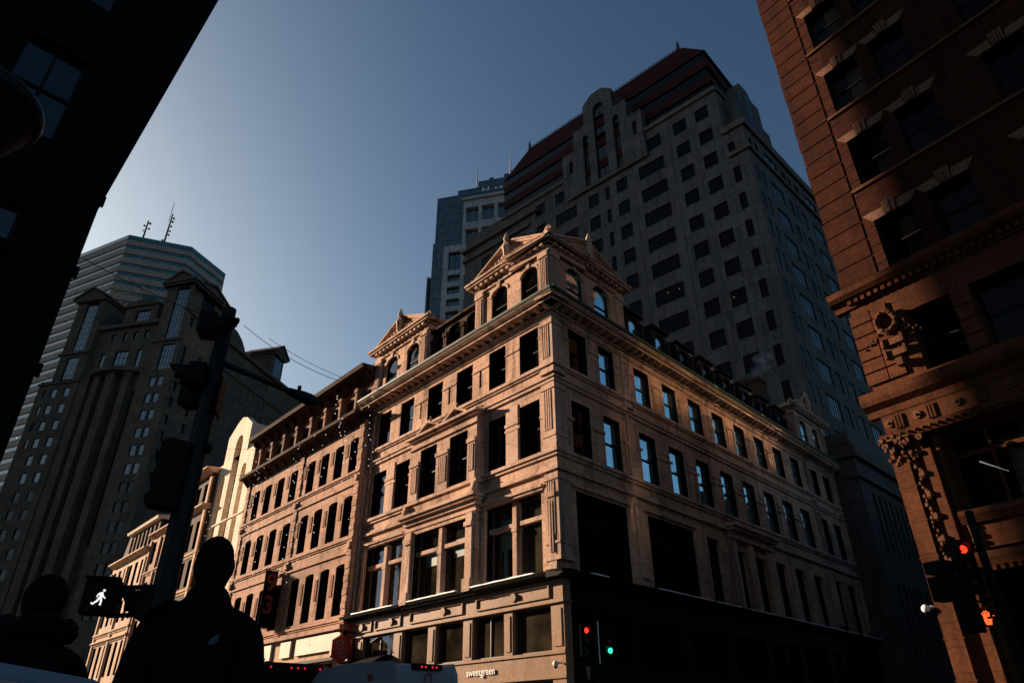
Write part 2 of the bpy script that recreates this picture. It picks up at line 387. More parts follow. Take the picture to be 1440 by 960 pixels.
# ================================================================== GROUND
g = MB(); g.face([(-900, -500, 0), (900, -500, 0), (900, 1200, 0), (-900, 1200, 0)]); tag(g.build('road', 'asphalt'), kind='structure')
def slab(name, pts, mat='pavement', z1=.15):
    m = MB(); m.plan(pts, -.05, z1); return tag(m.build(name, mat), kind='structure')
def pw(F, u, v): p = F.w(u, v, 0); return (p.x, p.y)
slab('pavement', [pw(FL, -3.2, 3.0), pw(FL, 120, 3.0), pw(FL, 120, -.3), (FR.w(60, -.3, 0)).xy[:], pw(FR, 60, 2.8), pw(FR, -3.0, 2.8)])
slab('pavement', [(-24, 12.0), (-11.0, -.55), (-2.25, 2.42), (1.6, 3.62), (.2, 6.6), (-1.6, 8.3), (-4.9, 9.0), (-13.0, 15.6)])
# painted crossing lines on the road
m = MB()
for i in range(9):
    a = Vector((-3.2 + i * .95, 8.6 + i * .9))
    b = a + Vector((-2.0, 2.2)); t = Vector((.3, .28))
    m.face([(a.x, a.y, .004), (a.x + t.x, a.y + t.y, .004), (b.x + t.x, b.y + t.y, .004), (b.x, b.y, .004)])
tag(m.build('crossing_marking', 'line_white'), kind='structure')

# ================================================================== MAIN CORNER BUILDING
def main_building():
    r = thing('corner_stone_building', (PC.x, PC.y, .1), 'ornate sunlit sandstone building on the street corner with pedimented attic and brown shopfront', 'building')
    ST, TR = 'sandstone', 'sandstone_trim'
    # ---- street facade wall
    W4 = [(.9, 2.2, 15.55, 17.7), (3.2, 4.45, 15.55, 17.7), (5.75, 7.1, 15.55, 17.65), (8.32, 9.65, 15.55, 17.65), (11.0, 12.3, 15.55, 17.65), (13.32, 14.58, 15.55, 17.65)]
    W3 = [(.93, 2.28, 11.5, 14.0), (3.2, 4.46, 11.5, 14.0), (11.0, 12.38, 11.45, 14.0), (13.3, 14.7, 11.45, 14.0)]
    B = [(1.0, 4.5, 6.5, 9.78), (11.12, 14.6, 6.5, 9.78)]
    W2S = [(1.2, 2.6, 6.5, 9.7)]
    slots = [(2.63 + k, 2.83 + k, 16.0, 17.0) for k in (5.0 - 2.63, 7.62 - 2.63, 10.22 - 2.63)]
    slots = [(5.03, 5.2, 16.05, 17.05), (7.6, 7.78, 16.05, 17.05), (10.2, 10.36, 16.05, 17.05)]
    m = MB(); wall(m, FL, 0, 15.95, 6.35, 18.05, W4 + W3 + B + [(4.95, 10.42, 6.35, 14.8, 0, 'n')] + slots, 0, .4)
    m.build('street_wall', ST, r)
    m = MB()
    for a, b, z0, z1 in slots: m.box(FL, a + .003, b - .003, -.4, -.06, z0 + .003, z1 - .003).cut()
    m.each('vent_slot', 'black_metal', r)
    FB = FL.at(.42)   # projecting middle bay
    W3b = [(6.03, 7.48, 11.53, 14.12), (8.58, 10.02, 11.53, 14.15)]; Bb = [(5.98, 10.12, 6.5, 9.75)]
    m = MB(); wall(m, FB, 5.33, 10.95, 6.3, 14.95, W3b + Bb, 0, .38)
    for u in (5.33, 10.95): m.q(FB, [(u, 0, 6.3), (u, -.46, 6.3), (u, -.46, 14.95), (u, 0, 14.95)])
    m.build('projecting_bay', ST, r)
    for h in W4 + W3: window(FL, r, h, 0, .3, liner=True)
    for h in W3b: window(FB, r, h, 0, .3, liner=True)
    for F, hs in ((FL, B), (FB, Bb)):
        for h in hs:
            um = (h[0] + h[1]) / 2
            o = window(F, r, h, 0, .38, 'bronze_frame', 'glass_shop', ('t',), .09, liner=True)
            mm = MB(); mm.box(F, um - .13, um + .13, -.38, -.08, h[2], h[3]); zt = h[2] + (h[3] - h[2]) * .7
            mm.box(F, h[0], um - .13, -.42, -.14, zt - .09, zt + .09).box(F, um + .13, h[1], -.42, -.14, zt - .09, zt + .09)
            mm.box(F, um - .17, um + .17, -.42, -.05, zt - .3, zt - .14); mm.build('mullion', TR, o)
            for k, (ca, cb) in enumerate(((h[0] + .25, um - .6), (um + .5, h[1] - .25))):
                c = MB(); n = 8
                for i in range(n):
                    x0 = ca + (cb - ca) * i / n; x1 = ca + (cb - ca) * (i + 1) / n
                    c.box(F, x0, x1 - .02, -.412 + .012 * (i % 2), -.405 + .012 * (i % 2), h[2] + .1, zt - .2)
                if k == 0 or h is hs[-1]: c.build('curtain', 'curtain', o)
    m = MB()
    for F, a, b, z0, z1 in ((FB, 6.35, 7.3, 8.2, 9.0), (FB, 8.6, 9.5, 8.1, 8.95), (FL, 3.2, 3.9, 7.9, 9.2), (FL, 3.5, 3.75, 6.7, 7.9)): m.box(F, a, b, -.372, -.366, z0, z1).cut()
    m.each('teal_patch', 'patch_teal', r)  # teal patches on the panes: curtain tone with a painted reflection
    # ---- attic pavilions
    def pavilion(F, u0, u1, wins, apex, side, zt=21.72):
        m = MB(); wall(m, F, u0, u1, 18.5, zt, wins, 0, .16)
        for u in (u0, u1):
            if u > 0: m.q(F, [(u, 0, 18.5), (u, -2.6, 18.5), (u, -2.6, zt), (u, 0, zt)])
        m.build('pavilion_wall', ST, r)
        for h in wins: window(F, r, h, 0, .15, gm='glass_sky' if F is FR else 'glass_dark')
        m = MB()
        for h in wins:      # hood and keystone over each arched window
            n = 10; a, b, zs = h[0] - .12, h[1] + .12, h[3] - h[4]
            pts = [((a + b) / 2 - (b - a) / 2 * math.cos(math.pi * i / n), zs + (h[4] + .12) * math.sin(math.pi * i / n)) for i in range(n + 1)]
            pin = [((a + b) / 2 - (h[1] - h[0]) / 2 * math.cos(math.pi * i / n), zs + h[4] * math.sin(math.pi * i / n)) for i in range(n + 1)]
            for i in range(n): m.prism(F, [pts[i], pts[i + 1], pin[i + 1], pin[i]], 0.002, .05)
            m.prism(F, [((a + b) / 2 - .1, h[3] - .05), ((a + b) / 2 + .1, h[3] - .05), ((a + b) / 2 + .14, h[3] + .3), ((a + b) / 2 - .14, h[3] + .3)], .0, .1); m.cut()
        m.each('window_hood', TR, r)
        m = MB()
        for u in (u0 + .02, u1 - .62):
            m.box(F, u, u + .6, 0.001, .1, 18.6, zt - .32).box(F, u - .04, u + .64, .001, .16, zt - .36, zt - .1).box(F, u - .04, u + .64, .001, .16, 18.6, 19.0)
            for k in range(4): m.box(F, u + .1 + k * .115, u + .155 + k * .115, .1, .135, 19.15, zt - .45)
            m.cut()
        m.each('pilaster', TR, r)
        m = MB(); e = zt
        for z0, z1, v in ((e - .06, e + .1, .1), (e + .1, e + .32, .06), (e + .32, e + .42, .2), (e + .42, e + .56, .42), (e + .56, e + .68, .5)):
            m.box(F, u0 - v, u1 + v, -2.6, v, z0, z1)
        n = int((u1 - u0) / .42)
        for i in range(n): m.box(F, u0 + .1 + i * .42, u0 + .3 + i * .42, .06, .34, e + .22, e + .38)
        m.build('attic_cornice', TR, r)
        # pediment
        um = (u0 + u1) / 2; zb = e + .68; m = MB()
        m.prism(F, [(u0 + .1, zb), (u1 - .1, zb), (um, apex - .2)], -2.5, .12); m.build('tympanum', ST, r)
        m = MB(); L_ = u1 + .45 - um
        for a, b in (((u0 - .5, zb), (um, apex)), ((um, apex), (u1 + .5, zb))):
            for th, vv in ((.0, .3), (.1, .2)):
                m.prism(F, [(a[0], a[1] - th), (b[0], b[1] - th), (b[0], b[1] - th - .1), (a[0], a[1] - th - .1 + .001)], -2.6, vv)
        pd = m.build('raking_cornice', TR, r)
        m = MB()     # carved scrolls along the tympanum and apex figure
        for s_ in (-1, 1):
            for i in range(7):
                t = i / 7; x = um + s_ * (.35 + t * (L_ - 1.2)); zc = zb + .12 + (1 - t) * (apex - zb - .65) * .5
                m.ball(F.w(x, .16, zc), .15 * (1 - .55 * t), 8)
        m.build('carved_scrolls', TR, r)
        return um, zb
    def acroterion(F, u, v, z, h, nm='finial'):
        m = MB(); m.box(F, u - .26, u + .26, v - .2, v + .2, z - .05, z + .14)
        m.lathe(F, u, v, [(.2, z + .14), (.12, z + .22), (.2, z + h * .35), (.24, z + h * .5), (.12, z + h * .68), (.17, z + h * .78), (.09, z + h * .92), (.01, z + h)], 10)
        for k in range(5):
            a = math.pi * (k + .5) / 5; m.ball(F.w(u + .25 * math.cos(a), v + .08, z + h * .5 + .22 * math.sin(a)), .07, 6)
        m.build(nm, TR, r, smooth=False)
    P1 = [(.82, 2.04, 19.0, 21.35, .36), (3.06, 4.3, 19.0, 21.35, .36)]
    P2 = [(10.88, 12.14, 19.0, 21.3, .36), (13.12, 14.38, 19.0, 21.3, .36)]
    P3 = [(1.3, 2.55, 19.0, 21.45, .36), (3.5, 4.75, 19.0, 21.45, .36)]
    P4 = [(28.6, 29.72, 19.1, 21.45, .32), (30.85, 31.95, 19.1, 21.45, .32)]
    pavilion(FL, 0, 5.55, P1, 23.85, 1); pavilion(FL, 10.0, 15.55, P2, 23.85, 1)
    pavilion(FR, 0, 6.0, P3, 23.85, -1); pavilion(FR, 27.6, 33.2, P4, 23.85, -1)
    for F, u in ((FL, 2.78), (FL, 12.78), (FR, 3.0), (FR, 30.4)): acroterion(F, u, .3, 22.3, 2.0)
    for F, u in ((FL, 5.75), (FL, 9.85), (FL, 15.75), (FR, 6.2), (FR, 27.4), (FR, 33.4)): acroterion(F, u, .1, 22.28, .42)
    acroterion(FL, -.2, .1, 22.28, .85)
    # ---- mansard between the pavilions with dormers
    def mansard(F, u0, u1, ds, zt=22.0):
        m = MB(); m.prof(F, [(-.35, 18.6), (-.35, 18.9), (-1.5, zt - .1), (-6, zt + .25), (-6, 18.6)], u0, u1); m.build('mansard_roof', 'slate', r)
        m = MB(); m.box(F, u0, u1, -1.75, -1.15, zt - .3, zt - .12).box(F, u0, u1, -1.9, -.95, zt - .12, zt + .06)
        m.build('roof_curb', 'bronze_frame', r)
        for a, b in ds:
            o = MB(); wall(o, F, a - .22, b + .22, 18.6, 21.45, [(a, b, 18.95, 21.2, .3)], -.3, .16)
            for u in (a - .22, b + .22): o.q(F, [(u, -.3, 18.6), (u, -1.7, 18.6), (u, -1.7, 21.45), (u, -.3, 21.45)])
            o.prof(F, [(-.1, 21.4), (-.1, 21.52), (-1.7, 21.6), (-1.7, 21.4)], a - .34, b + .34)
            for u in (a - .3, b + .08): o.box(F, u, u + .22, -.3, -.18, 18.7, 20.75).box(F, u - .03, u + .25, -.3, -.12, 20.6, 20.85)
            d = o.build('dormer', 'slate' if F is FR else 'dark_brownstone', r); window(F, r, (a, b, 18.95, 21.2), -.3, .15, gm='glass_sky' if F is FR and a < 12 else 'glass_dark')
    mansard(FL, 5.55, 10.0, [(5.85, 6.8), (7.2, 8.45), (8.75, 9.6)])
    mansard(FR, 6.0, 27.6, [(6.9 + i * 2.62, 8.0 + i * 2.62) for i in range(8)])
    # ---- courses, piers, main cornice
    def trims(F, u0, u1, e0, e1, spans):
        m = MB()
        for z0, z1, v in ((17.86, 17.98, .07), (17.02, 17.1, .05), (15.38, 15.53, .15), (15.28, 15.38, .08), (14.55, 14.72, .1), (14.72, 14.8, .17), (13.0, 13.12, .07), (11.28, 11.43, .17), (11.14, 11.28, .09), (10.62, 10.74, .09), (10.5, 10.62, .16)):
            if (z0, z1) == (17.02, 17.1) or (z0, z1) == (13.0, 13.12):
                for a, b in spans: m.box(F, a, b, 0.002, v, z0, z1)
            elif z1 < 15 and F is FL:
                m.box(F, u0 - v * e0, 4.95, 0.002, v, z0, z1).box(F, 10.42, u1 + v * e1, 0.002, v, z0, z1)
            else: m.box(F, u0 - v * e0, u1 + v * e1, 0.002, v, z0, z1)
        m.build('string_course', TR, r)
        m = MB(); m.box(F, u0 - .62 * e0, u1 + .62 * e1, -.3, .0 + .62, 18.36, 18.5).box(F, u0 - .1 * e0, u1 + .1 * e1, -.3, .1, 17.98, 18.12)
        m.box(F, u0 - .2 * e0, u1 + .2 * e1, -.3, .2, 18.12, 18.2)
        m.prof(F, [(-.3, 18.5), (.7, 18.5), (.82, 18.62), (.82, 18.66), (-.3, 18.66)], u0 - .8 * e0, u1 + .8 * e1)
        m.build('main_cornice', TR, r)
        m = MB(); n = int((u1 - u0) / .56)
        for i in range(n + 1):
            u = u0 + i * (u1 - u0) / n - .1
            m.prof(F, [(.02, 18.2), (.3, 18.2), (.52, 18.3), (.56, 18.36), (.02, 18.36)], u, u + .2)
        m.build('modillions', TR, r)
        m = MB(); m.prof(F, [(.5, 18.661), (.84, 18.661), (.9, 18.74), (.9, 18.84), (.84, 18.84), (.5, 18.7)], u0 - .84 * e0, u1 + .84 * e1)
        m.prof(F, [(-.3, 18.66), (.5, 18.66), (.5, 18.7), (-.3, 18.9)], u0 - .5 * e0, u1)
        m.build('gutter', 'copper_green', r)
    trims(FL, 0, 15.95, 1, 0, [(.62, .9), (2.2, 3.2), (4.45, 5.75), (7.1, 8.32), (9.65, 11.0), (12.3, 13.32), (14.58, 15.6)])
    sp = [(.62, 1.25), (2.6, 3.5), (4.85, 6.5)] + [(7.85 + i * 2.66, 9.2 + i * 2.66) for i in range(7)]
    trims(FR, 0, 33.3, 1, 0, sp)
    # corner and end piers, fluted
    m = MB()
    for F, us in ((FL, (0.0, 15.0)), (FR, (0.0, 5.3, 27.6, 32.6))):
        for u in us:
            w_ = .72 if F is FL else .66
            if u == 15.0: w_ = .5
            for z0, z1 in ((15.0, 17.8), (11.45, 14.5), (6.9, 10.4)):
                m.box(F, u - (.08 if u == 0 else 0), u + w_, .003, .08, z0, z1)
                for k in range(4): m.box(F, u + .14 + k * .13, u + .2 + k * .13, .08, .11, z0 + (z1 - z0) * .28, z1 - .35)
                m.box(F, u - (.12 if u == 0 else .04), u + w_ + .04, .003, .13, z1 - .3, z1 - .12)
                m.box(F, u - (.12 if u == 0 else .04), u + w_ + .04, .003, .13, z0, z0 + .18)
                m.box(F, u - (.1 if u == 0 else .02), u + w_ + .02, .003, .115, z0 + (z1 - z0) * .18, z0 + (z1 - z0) * .21)
                m.cut()
    m.each('pier', TR, r)
    # piers between street windows, fluted in the bay
    m = MB()
    for a, b in ((2.28, 3.2), (12.38, 13.3)):
        m.box(FL, a + .06, b - .06, .003, .05, 11.5, 14.2).box(FL, a, b, .003, .09, 13.25, 13.4).cut()
    for a, b in ((5.33, 6.0), (7.5, 8.56), (10.04, 10.9)):
        m.box(FB, a + .05, b - .05, .003, .06, 11.5, 13.4).box(FB, a, b, .003, .12, 13.35, 13.55)
        n = max(3, int((b - a - .3) / .14))
        for k in range(n): m.box(FB, a + .17 + k * .14, a + .24 + k * .14, .06, .1, 11.9, 13.25)
        m.cut()
    for a in (.15, 4.54, 10.5, 14.68):
        m.box(FL, a, a + .38, .003, .1, 6.6, 9.9).box(FL, a - .05, a + .43, .003, .16, 9.4, 9.6).box(FL, a - .05, a + .43, .003, .16, 6.45, 6.75)
        m.box(FL, a + .1, a + .16, .1, .14, 7.2, 9.2).box(FL, a + .24, a + .3, .1, .14, 7.2, 9.2).cut()
    for a in (5.45, 10.3):
        m.box(FB, a, a + .45, .003, .1, 6.6, 9.9).box(FB, a - .05, a + .5, .003, .18, 9.3, 9.5).box(FB, a - .05, a + .5, .003, .2, 6.45, 7.0).cut()
    m.each('pier', TR, r)
    # bay cornices and small pediments
    m = MB()
    m.box(FB, 5.2, 11.05, -.3, .12, 10.25, 10.45).box(FB, 5.1, 11.15, -.3, .3, 10.45, 10.58).box(FB, 5.0, 11.25, -.3, .42, 10.58, 10.72).box(FB, 5.2, 11.05, -.3, .06, 9.95, 10.02).cut()
    m.box(FB, 5.2, 11.05, -.3, .12, 11.3, 11.45).box(FB, 5.25, 11.0, .002, .1, 14.3, 14.36)
    for u in (5.2, 10.8): m.prof(FB, [(.0, 10.72), (.36, 10.72), (.2, 11.3), (.0, 11.3)], u, u + .22)
    m.cut(); m.box(FB, 5.2, 11.05, -.3, .15, 14.75, 14.87).box(FB, 5.1, 11.15, -.3, .28, 14.87, 15.0).cut()
    m.each('bay_cornice', TR, r)
    for uc in (6.85, 9.15):
        m = MB(); w_ = 1.08; z = 15.001
        for s_ in (-1, 1): m.prism(FB, [(uc + s_ * w_, z), (uc + s_ * (w_ - .22), z), (uc, z + .42), (uc, z + .56)], -.25, .28)
        m.prism(FB, [(uc - w_ + .2, z), (uc + w_ - .2, z), (uc, z + .43)], -.25, .02)
        for s_ in (-1, 1):
            for i in range(3): m.ball(FB.w(uc + s_ * (.1 + .22 * i), .05, z + .2 - .05 * i), .08 - .015 * i, 7)
        m.ball(FB.w(uc, .1, z + .62), .09, 8); m.ball(FB.w(uc, .1, z + .78), .05, 6)
        m.build('window_pediment', TR, r)
    # lintel band over large openings
    m = MB()
    for a, b in ((.8, 4.75), (10.95, 14.85)): m.box(FL, a, b, .003, .12, 9.82, 9.94).box(FL, a, b, .003, .2, 9.94, 10.06).cut()
    m.box(FR, .8, 4.98, .003, .12, 9.98, 10.1).cut(); m.box(FR, 6.2, 10.7, .003, .12, 9.98, 10.1).cut()
    m.each('lintel', TR, r)
    # ---- side facade
    S4 = [(1.2, 2.55, 15.6, 17.75), (3.5, 4.75, 15.6, 17.75)] + [(6.5 + i * 2.67, 7.88 + i * 2.67, 15.6, 17.65) for i in range(8)] + [(28.45, 29.7, 15.6, 17.6), (30.72, 31.95, 15.6, 17.6)]
    S3 = [(1.15, 2.5, 11.5, 14.0), (3.5, 4.8, 11.5, 14.0)] + [(6.4 + i * 2.67, 7.85 + i * 2.67, 11.45, 14.0) for i in range(8)] + [(28.3, 29.6, 11.4, 14.0), (30.7, 31.95, 11.4, 14.0)]
    S2 = [(1.14, 4.75, 6.5, 9.85), (6.4, 10.4, 6.5, 9.85), (11.75, 13.1, 6.7, 9.8), (14.5, 15.9, 6.7, 9.6), (16.9, 18.3, 6.7, 9.6), (19.6, 21.0, 6.7, 9.7), (22.2, 23.7, 6.7, 9.7), (25.0, 26.4, 6.7, 9.7), (28.1, 29.6, 6.7, 9.8), (30.6, 32.1, 6.7, 9.8)]
    m = MB(); wall(m, FR, 0, 33.3, 6.35, 18.05, S4 + S3 + S2, 0, .42); m.build('side_wall', ST, r)
    for h in S4 + S3: window(FR, r, h, 0, .28, 'dark_frame', 'glass_sky' if h[0] > 3 else 'glass_dark', ('h',), .09, liner=True)
    for h in S2[:2]:
        o = window(FR, r, h, 0, .4, 'dark_frame', 'glass_dark', ('v2', 't'), .1, liner=True)
    for h in S2[2:]: window(FR, r, h, 0, .3, 'dark_frame', 'glass_dark', ('h',), .08)
    m = MB()
    for i in range(8):       # sunk panels between side windows
        for z0, z1 in ((15.9, 17.2), (11.9, 13.4)):
            a = 8.1 + i * 2.67; m.box(FR, a, a + .06, .002, .05, z0, z1).box(FR, a + .75, a + .81, .002, .05, z0, z1).box(FR, a + .06, a + .75, .002, .05, z1 - .06, z1).cut()
    m.each('wall_panel', TR, r)
    m = MB(); m.box(FR, 5.3, 5.42, .01, .1, 6.4, 17.9); m.build('rain_pipe', TR, r)
    # side entrance bay with cornice
    m = MB(); m.box(FR, 14.0, 19.0, .004, .3, 10.1, 10.5).box(FR, 13.85, 19.15, .004, .55, 10.5, 10.66).box(FR, 13.7, 19.3, .004, .7, 10.66, 10.82)
    for u in (14.05, 16.05, 18.45): m.box(FR, u, u + .5, .004, .2, 6.5, 10.1)
    m.build('entrance_bay', TR, r)
    # body, flat roof
    a, b, c, d = FL.w(.05, -.9, 0), FL.w(15.9, -.9, 0), (FR.w(33.25, -.9, 0) + Vector((FL.d.x, FL.d.y, 0)) * 15.9), FR.w(33.25, -.9, 0)
    ic = FL.w(.95, -.9, 0)
    m = MB(); m.plan([(ic.x, ic.y), (b.x, b.y), (c.x, c.y), (d.x, d.y)], .1, 18.55); m.build('rear_walls', 'rubble_wall', r)
    # ---- shopfront, ground floor
    SF = 'storefront_metal'
    m = MB()
    m.box(FL, -.12, 15.7, -.3, .12, 5.42, 6.2).box(FL, -.12, 15.7, -.3, .1, 2.85, 3.66)
    m.box(FL, -.2, 15.75, -.3, .2, 5.34, 5.42).box(FL, -.15, 15.7, .1, .16, 3.6, 3.7).box(FL, -.15, 15.7, .1, .15, 2.8, 2.88)
    posts = [(-.12, .55), (2.72, 3.22), (5.25, 5.85), (7.85, 8.4), (10.5, 11.2), (14.0, 14.7)]
    for a, b in posts: m.box(FL, a, b, -.3, .1, 3.66, 5.34).box(FL, a + .12, b - .12, .1, .135, 3.85, 5.15).box(FL, a, b, -.3, .1, .1, 2.85)
    m.box(FL, 15.3, 15.7, -.3, .1, .1, 5.34)
    m.build('shopfront', SF, r)
    m = MB()      # raised fascia panels and roundels
    for a, b in ((.55, 4.95), (5.85, 9.85), (10.6, 12.9), (13.2, 15.0)):
        m.box(FL, a, b, .12, .19, 5.98, 6.04).box(FL, a, b, .12, .19, 5.55, 5.61).box(FL, a, a + .07, .12, .19, 5.61, 5.98).box(FL, b - .07, b, .12, .19, 5.61, 5.98)
    for u in (2.55, 7.2, 11.4, 14.1):
        c = FL.w(u, .12, 5.79); c2 = FL.w(u, .24, 5.79); m.tube([c, c2], .17, 14)
    m.build('fascia_panel', SF, r)
    def shopwin(F, a, b, z0, z1, bars=(), gm='glass_shop'):
        return window(F, r, (a, b, z0, z1), 0, .12, 'bronze_frame' if F is FL else 'dark_frame', gm, bars, .06)
    for a, b, br in ((.55, 2.72, ()), (3.22, 5.25, ('v2',)), (5.85, 7.85, ()), (8.4, 10.5, ()), (11.2, 14.0, ('v2',)), (14.7, 15.3, ())):
        shopwin(FL, a, b, 3.7, 5.34, br); shopwin(FL, a, b, .4, 2.8, br)
    m = MB(); m.prof(FL, [(-.3, 6.2), (.3, 6.2), (.55, 6.3), (.62, 6.42), (.05, 6.46), (-.3, 6.46)], -.6, 15.8); m.build('ledge', 'black_metal', r)
    m = MB()
    for a, b in ((.95, 5.0), (5.9, 9.9), (10.8, 14.6)):
        n = 30
        for i in range(n):
            x0, x1 = a + (b - a) * i / n, a + (b - a) * (i + 1) / n
            hgt = .03 + .03 * noise.noise(Vector((x0 * 1.7, 0, 0))) + .015
            m.prof(FL, [(.3, 6.44), (.61, 6.43), (.6, 6.44 + max(.015, hgt)), (.35, 6.45 + max(.01, hgt))], x0, x1)
        m.cut()
    m.each('snow_on_ledge', 'snow', r)
    # side ground floor: same shopfront, its shade put into the colour as black
    m = MB(); m.box(FR, .05, 33.0, -.3, .12, 5.2, 6.2).box(FR, .05, 33.0, -.3, .1, 2.7, 3.3)
    for i in range(9): u = .05 + i * 4.05; m.box(FR, u, u + .6, -.3, .1, .1, 2.7).box(FR, u, u + .6, -.3, .1, 3.3, 5.2)
    m.build('shopfront', 'black_metal', r)
    for i in range(8):
        a = .65 + i * 4.05; shopwin(FR, a, a + 3.45, 3.3, 5.2, ('v2',), 'glass_dark'); shopwin(FR, a, a + 3.45, .3, 2.7, ('v2',), 'glass_dark')
    m = MB(); m.prof(FR, [(-.3, 6.2), (.3, 6.2), (.55, 6.3), (.62, 6.42), (.05, 6.46), (-.3, 6.46)], -.6, 33.3); m.build('ledge', 'black_metal', r)
    m = MB()
    for a, b in ((1.2, 2.2), (5.9, 8.2), (8.5, 10.4), (11.0, 13.2), (14.5, 17), (18.5, 20.4), (20.6, 26.5), (27, 29.0), (30, 33.0)): m.prof(FR, [(.35, 6.44), (.61, 6.43), (.6, 6.48), (.4, 6.49)], a, b).cut()
    m.each('snow_on_ledge', 'snow', r)
    # lettering of the shop
    text('sweetgreen', .385, tmat(FL, 5.5, .14, 3.12), 'white_paint', r, 'shop_lettering', .02, bold=.0)
    # rain pipes at the party wall
    m = MB()
    m.tube([FL.w(u, .14, z) for u, z in ((15.25, 6.7), (15.25, 10.5), (15.4, 10.65), (15.35, 10.8), (15.35, 14.2), (14.9, 14.4), (14.9, 17.2))], .05, 8); m.cut()
    m.tube([FL.w(15.5, .14, 6.6), FL.w(15.5, .14, 9.6)], .05, 8); m.cut()
    m.each('rain_pipe', TR, r)
    # chimney at far end
    m = MB(); m.box(FR, 28.2, 29.4, -3.5, -2.2, 22, 25.4).box(FR, 28.1, 29.5, -3.6, -2.1, 25.4, 25.7); ch = m.build('chimney', 'dark_brownstone', r)
    return r
main_building()

# ================================================================== SECOND BUILDING (rusticated brownstone)
def brownstone_building():
    F = FL.at(.42)
    r = thing('brownstone_building', F.base(25), 'brownstone building with narrow round-cornered windows and heavy bracketed cornices, beside the corner building', 'building')
    ST, TR = 'brownstone', 'brownstone_trim'
    us = [(16.78, 17.86), (18.62, 19.7), (20.5, 21.55), (22.35, 23.4), (24.88, 25.98), (26.93, 28.05), (29.0, 30.12), (31.0, 32.1)]
    H4 = [(a, b, 14.92, 17.06, .12) for a, b in us]; H3 = [(a, b, 11.0, 13.4, .12) for a, b in us]; H2 = [(a, b, 6.72, 9.45, .12) for a, b in us]
    pa = 16.2
    HA = []
    for k in range(8):
        a = 16.75 + k * 2.07 + (.15 if k > 3 else 0); HA.append((a, a + 1.05, 18.95, 20.4))
    m = MB(); wall(m, F, pa, 33.6, 5.9, 18.0, H4 + H3 + H2, 0, .4); wall(m, F, pa, 33.6, 18.0, 21.2, HA, -.45, .4)
    m.q(F, [(pa, 0, 5.9), (pa, -.6, 5.9), (pa, -.6, 18.0), (pa, 0, 18.0)]); m.q(F, [(33.6, 0, 5.9), (33.6, -1, 5.9), (33.6, -1, 21), (33.6, 0, 21)])
    m.build('street_wall', ST, r)
    for h in H4 + H3 + H2: window(F, r, h, 0, .3, liner=True)
    for h in HA: window(F, r, h, -.45, .3, liner=True)
    m = MB()
    for u in (16.22, 24.05, 33.0):
        for zz in range(34):
            z = 5.95 + zz * .352
            if z < 17.6: m.box(F, u, u + .5, .002, .07 + .03 * (zz % 2), z, z + .32)
        m.cut()
    m.each('rusticated_pier', ST, r)
    m = MB()
    for a, b in us:     # fluted panels between windows
        for z0, z1 in ((15.1, 16.9), (11.2, 13.1), (6.9, 9.0)):
            for k in range(3): m.box(F, b + .2 + k * .13, b + .26 + k * .13, .002, .04, z0 + .9, z1)
            m.cut()
    m.each('fluted_panel', TR, r)
    m = MB()
    for z in (14.67, 10.72, 6.42):
        m.box(F, pa, 33.6, .002, .14, z, z + .13).cut(); m.box(F, pa, 33.6, .002, .07, z - .1, z).cut()
    for z in (13.95, 9.95): m.box(F, pa, 33.6, .002, .1, z, z + .12).cut()
    m.box(F, pa, 33.6, .002, .3, 5.95, 6.2).cut()
    m.each('string_course', TR, r)
    m = MB()
    for u in (16.35, 24.2, 33.1):
        for z in (14.3, 10.35): m.tube([F.w(u + .1, .1, z), F.w(u + .1, .22, z)], .2, 12); m.cut()
    m.each('roundel', TR, r)
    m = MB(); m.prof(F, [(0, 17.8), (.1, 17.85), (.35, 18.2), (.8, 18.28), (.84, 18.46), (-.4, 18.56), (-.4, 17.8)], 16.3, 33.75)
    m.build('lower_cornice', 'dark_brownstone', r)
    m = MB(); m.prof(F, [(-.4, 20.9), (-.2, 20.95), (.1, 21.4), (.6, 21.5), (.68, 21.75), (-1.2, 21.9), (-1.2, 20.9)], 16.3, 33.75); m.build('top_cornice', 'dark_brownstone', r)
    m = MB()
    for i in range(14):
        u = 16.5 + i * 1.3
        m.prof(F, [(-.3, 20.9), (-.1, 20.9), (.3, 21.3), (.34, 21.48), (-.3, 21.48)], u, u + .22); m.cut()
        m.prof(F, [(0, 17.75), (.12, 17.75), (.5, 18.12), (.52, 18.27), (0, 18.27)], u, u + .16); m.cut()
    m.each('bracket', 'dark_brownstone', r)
    m = MB()
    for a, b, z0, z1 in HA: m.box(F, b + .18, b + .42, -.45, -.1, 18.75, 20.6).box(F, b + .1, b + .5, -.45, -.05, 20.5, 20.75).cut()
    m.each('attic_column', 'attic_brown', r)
    # ground floor: white signboards, piers, windows
    m = MB(); wall(m, F, pa, 33.6, .1, 5.95, [(17.0, 18.3, 1.0, 4.45), (18.8, 20.9, 1.0, 4.45), (21.4, 24.0, .4, 4.45), (25, 28.5, .4, 4.45), (29, 33, .4, 4.45)], .02, .4)
    m.build('shopfront', 'tan_stone', r)
    for h in ((17.0, 18.3, 1.0, 4.45), (18.8, 20.9, 1.0, 4.45), (21.4, 24.0, .4, 4.45), (25, 28.5, .4, 4.45), (29, 33, .4, 4.45)): window(F, r, h, .02, .4, 'dark_frame', 'glass_shop', ('v2',))
    m = MB(); m.box(F, 16.3, 21.3, .05, .16, 4.98, 5.85).cut().box(F, 22.0, 23.3, .05, .16, 4.98, 5.85).cut().box(F, 24.6, 26.2, .05, .16, 4.98, 5.85).cut().box(F, 26.9, 30.5, .05, .16, 4.98, 5.85).cut()
    m.each('signboard', 'sign_cream', r)
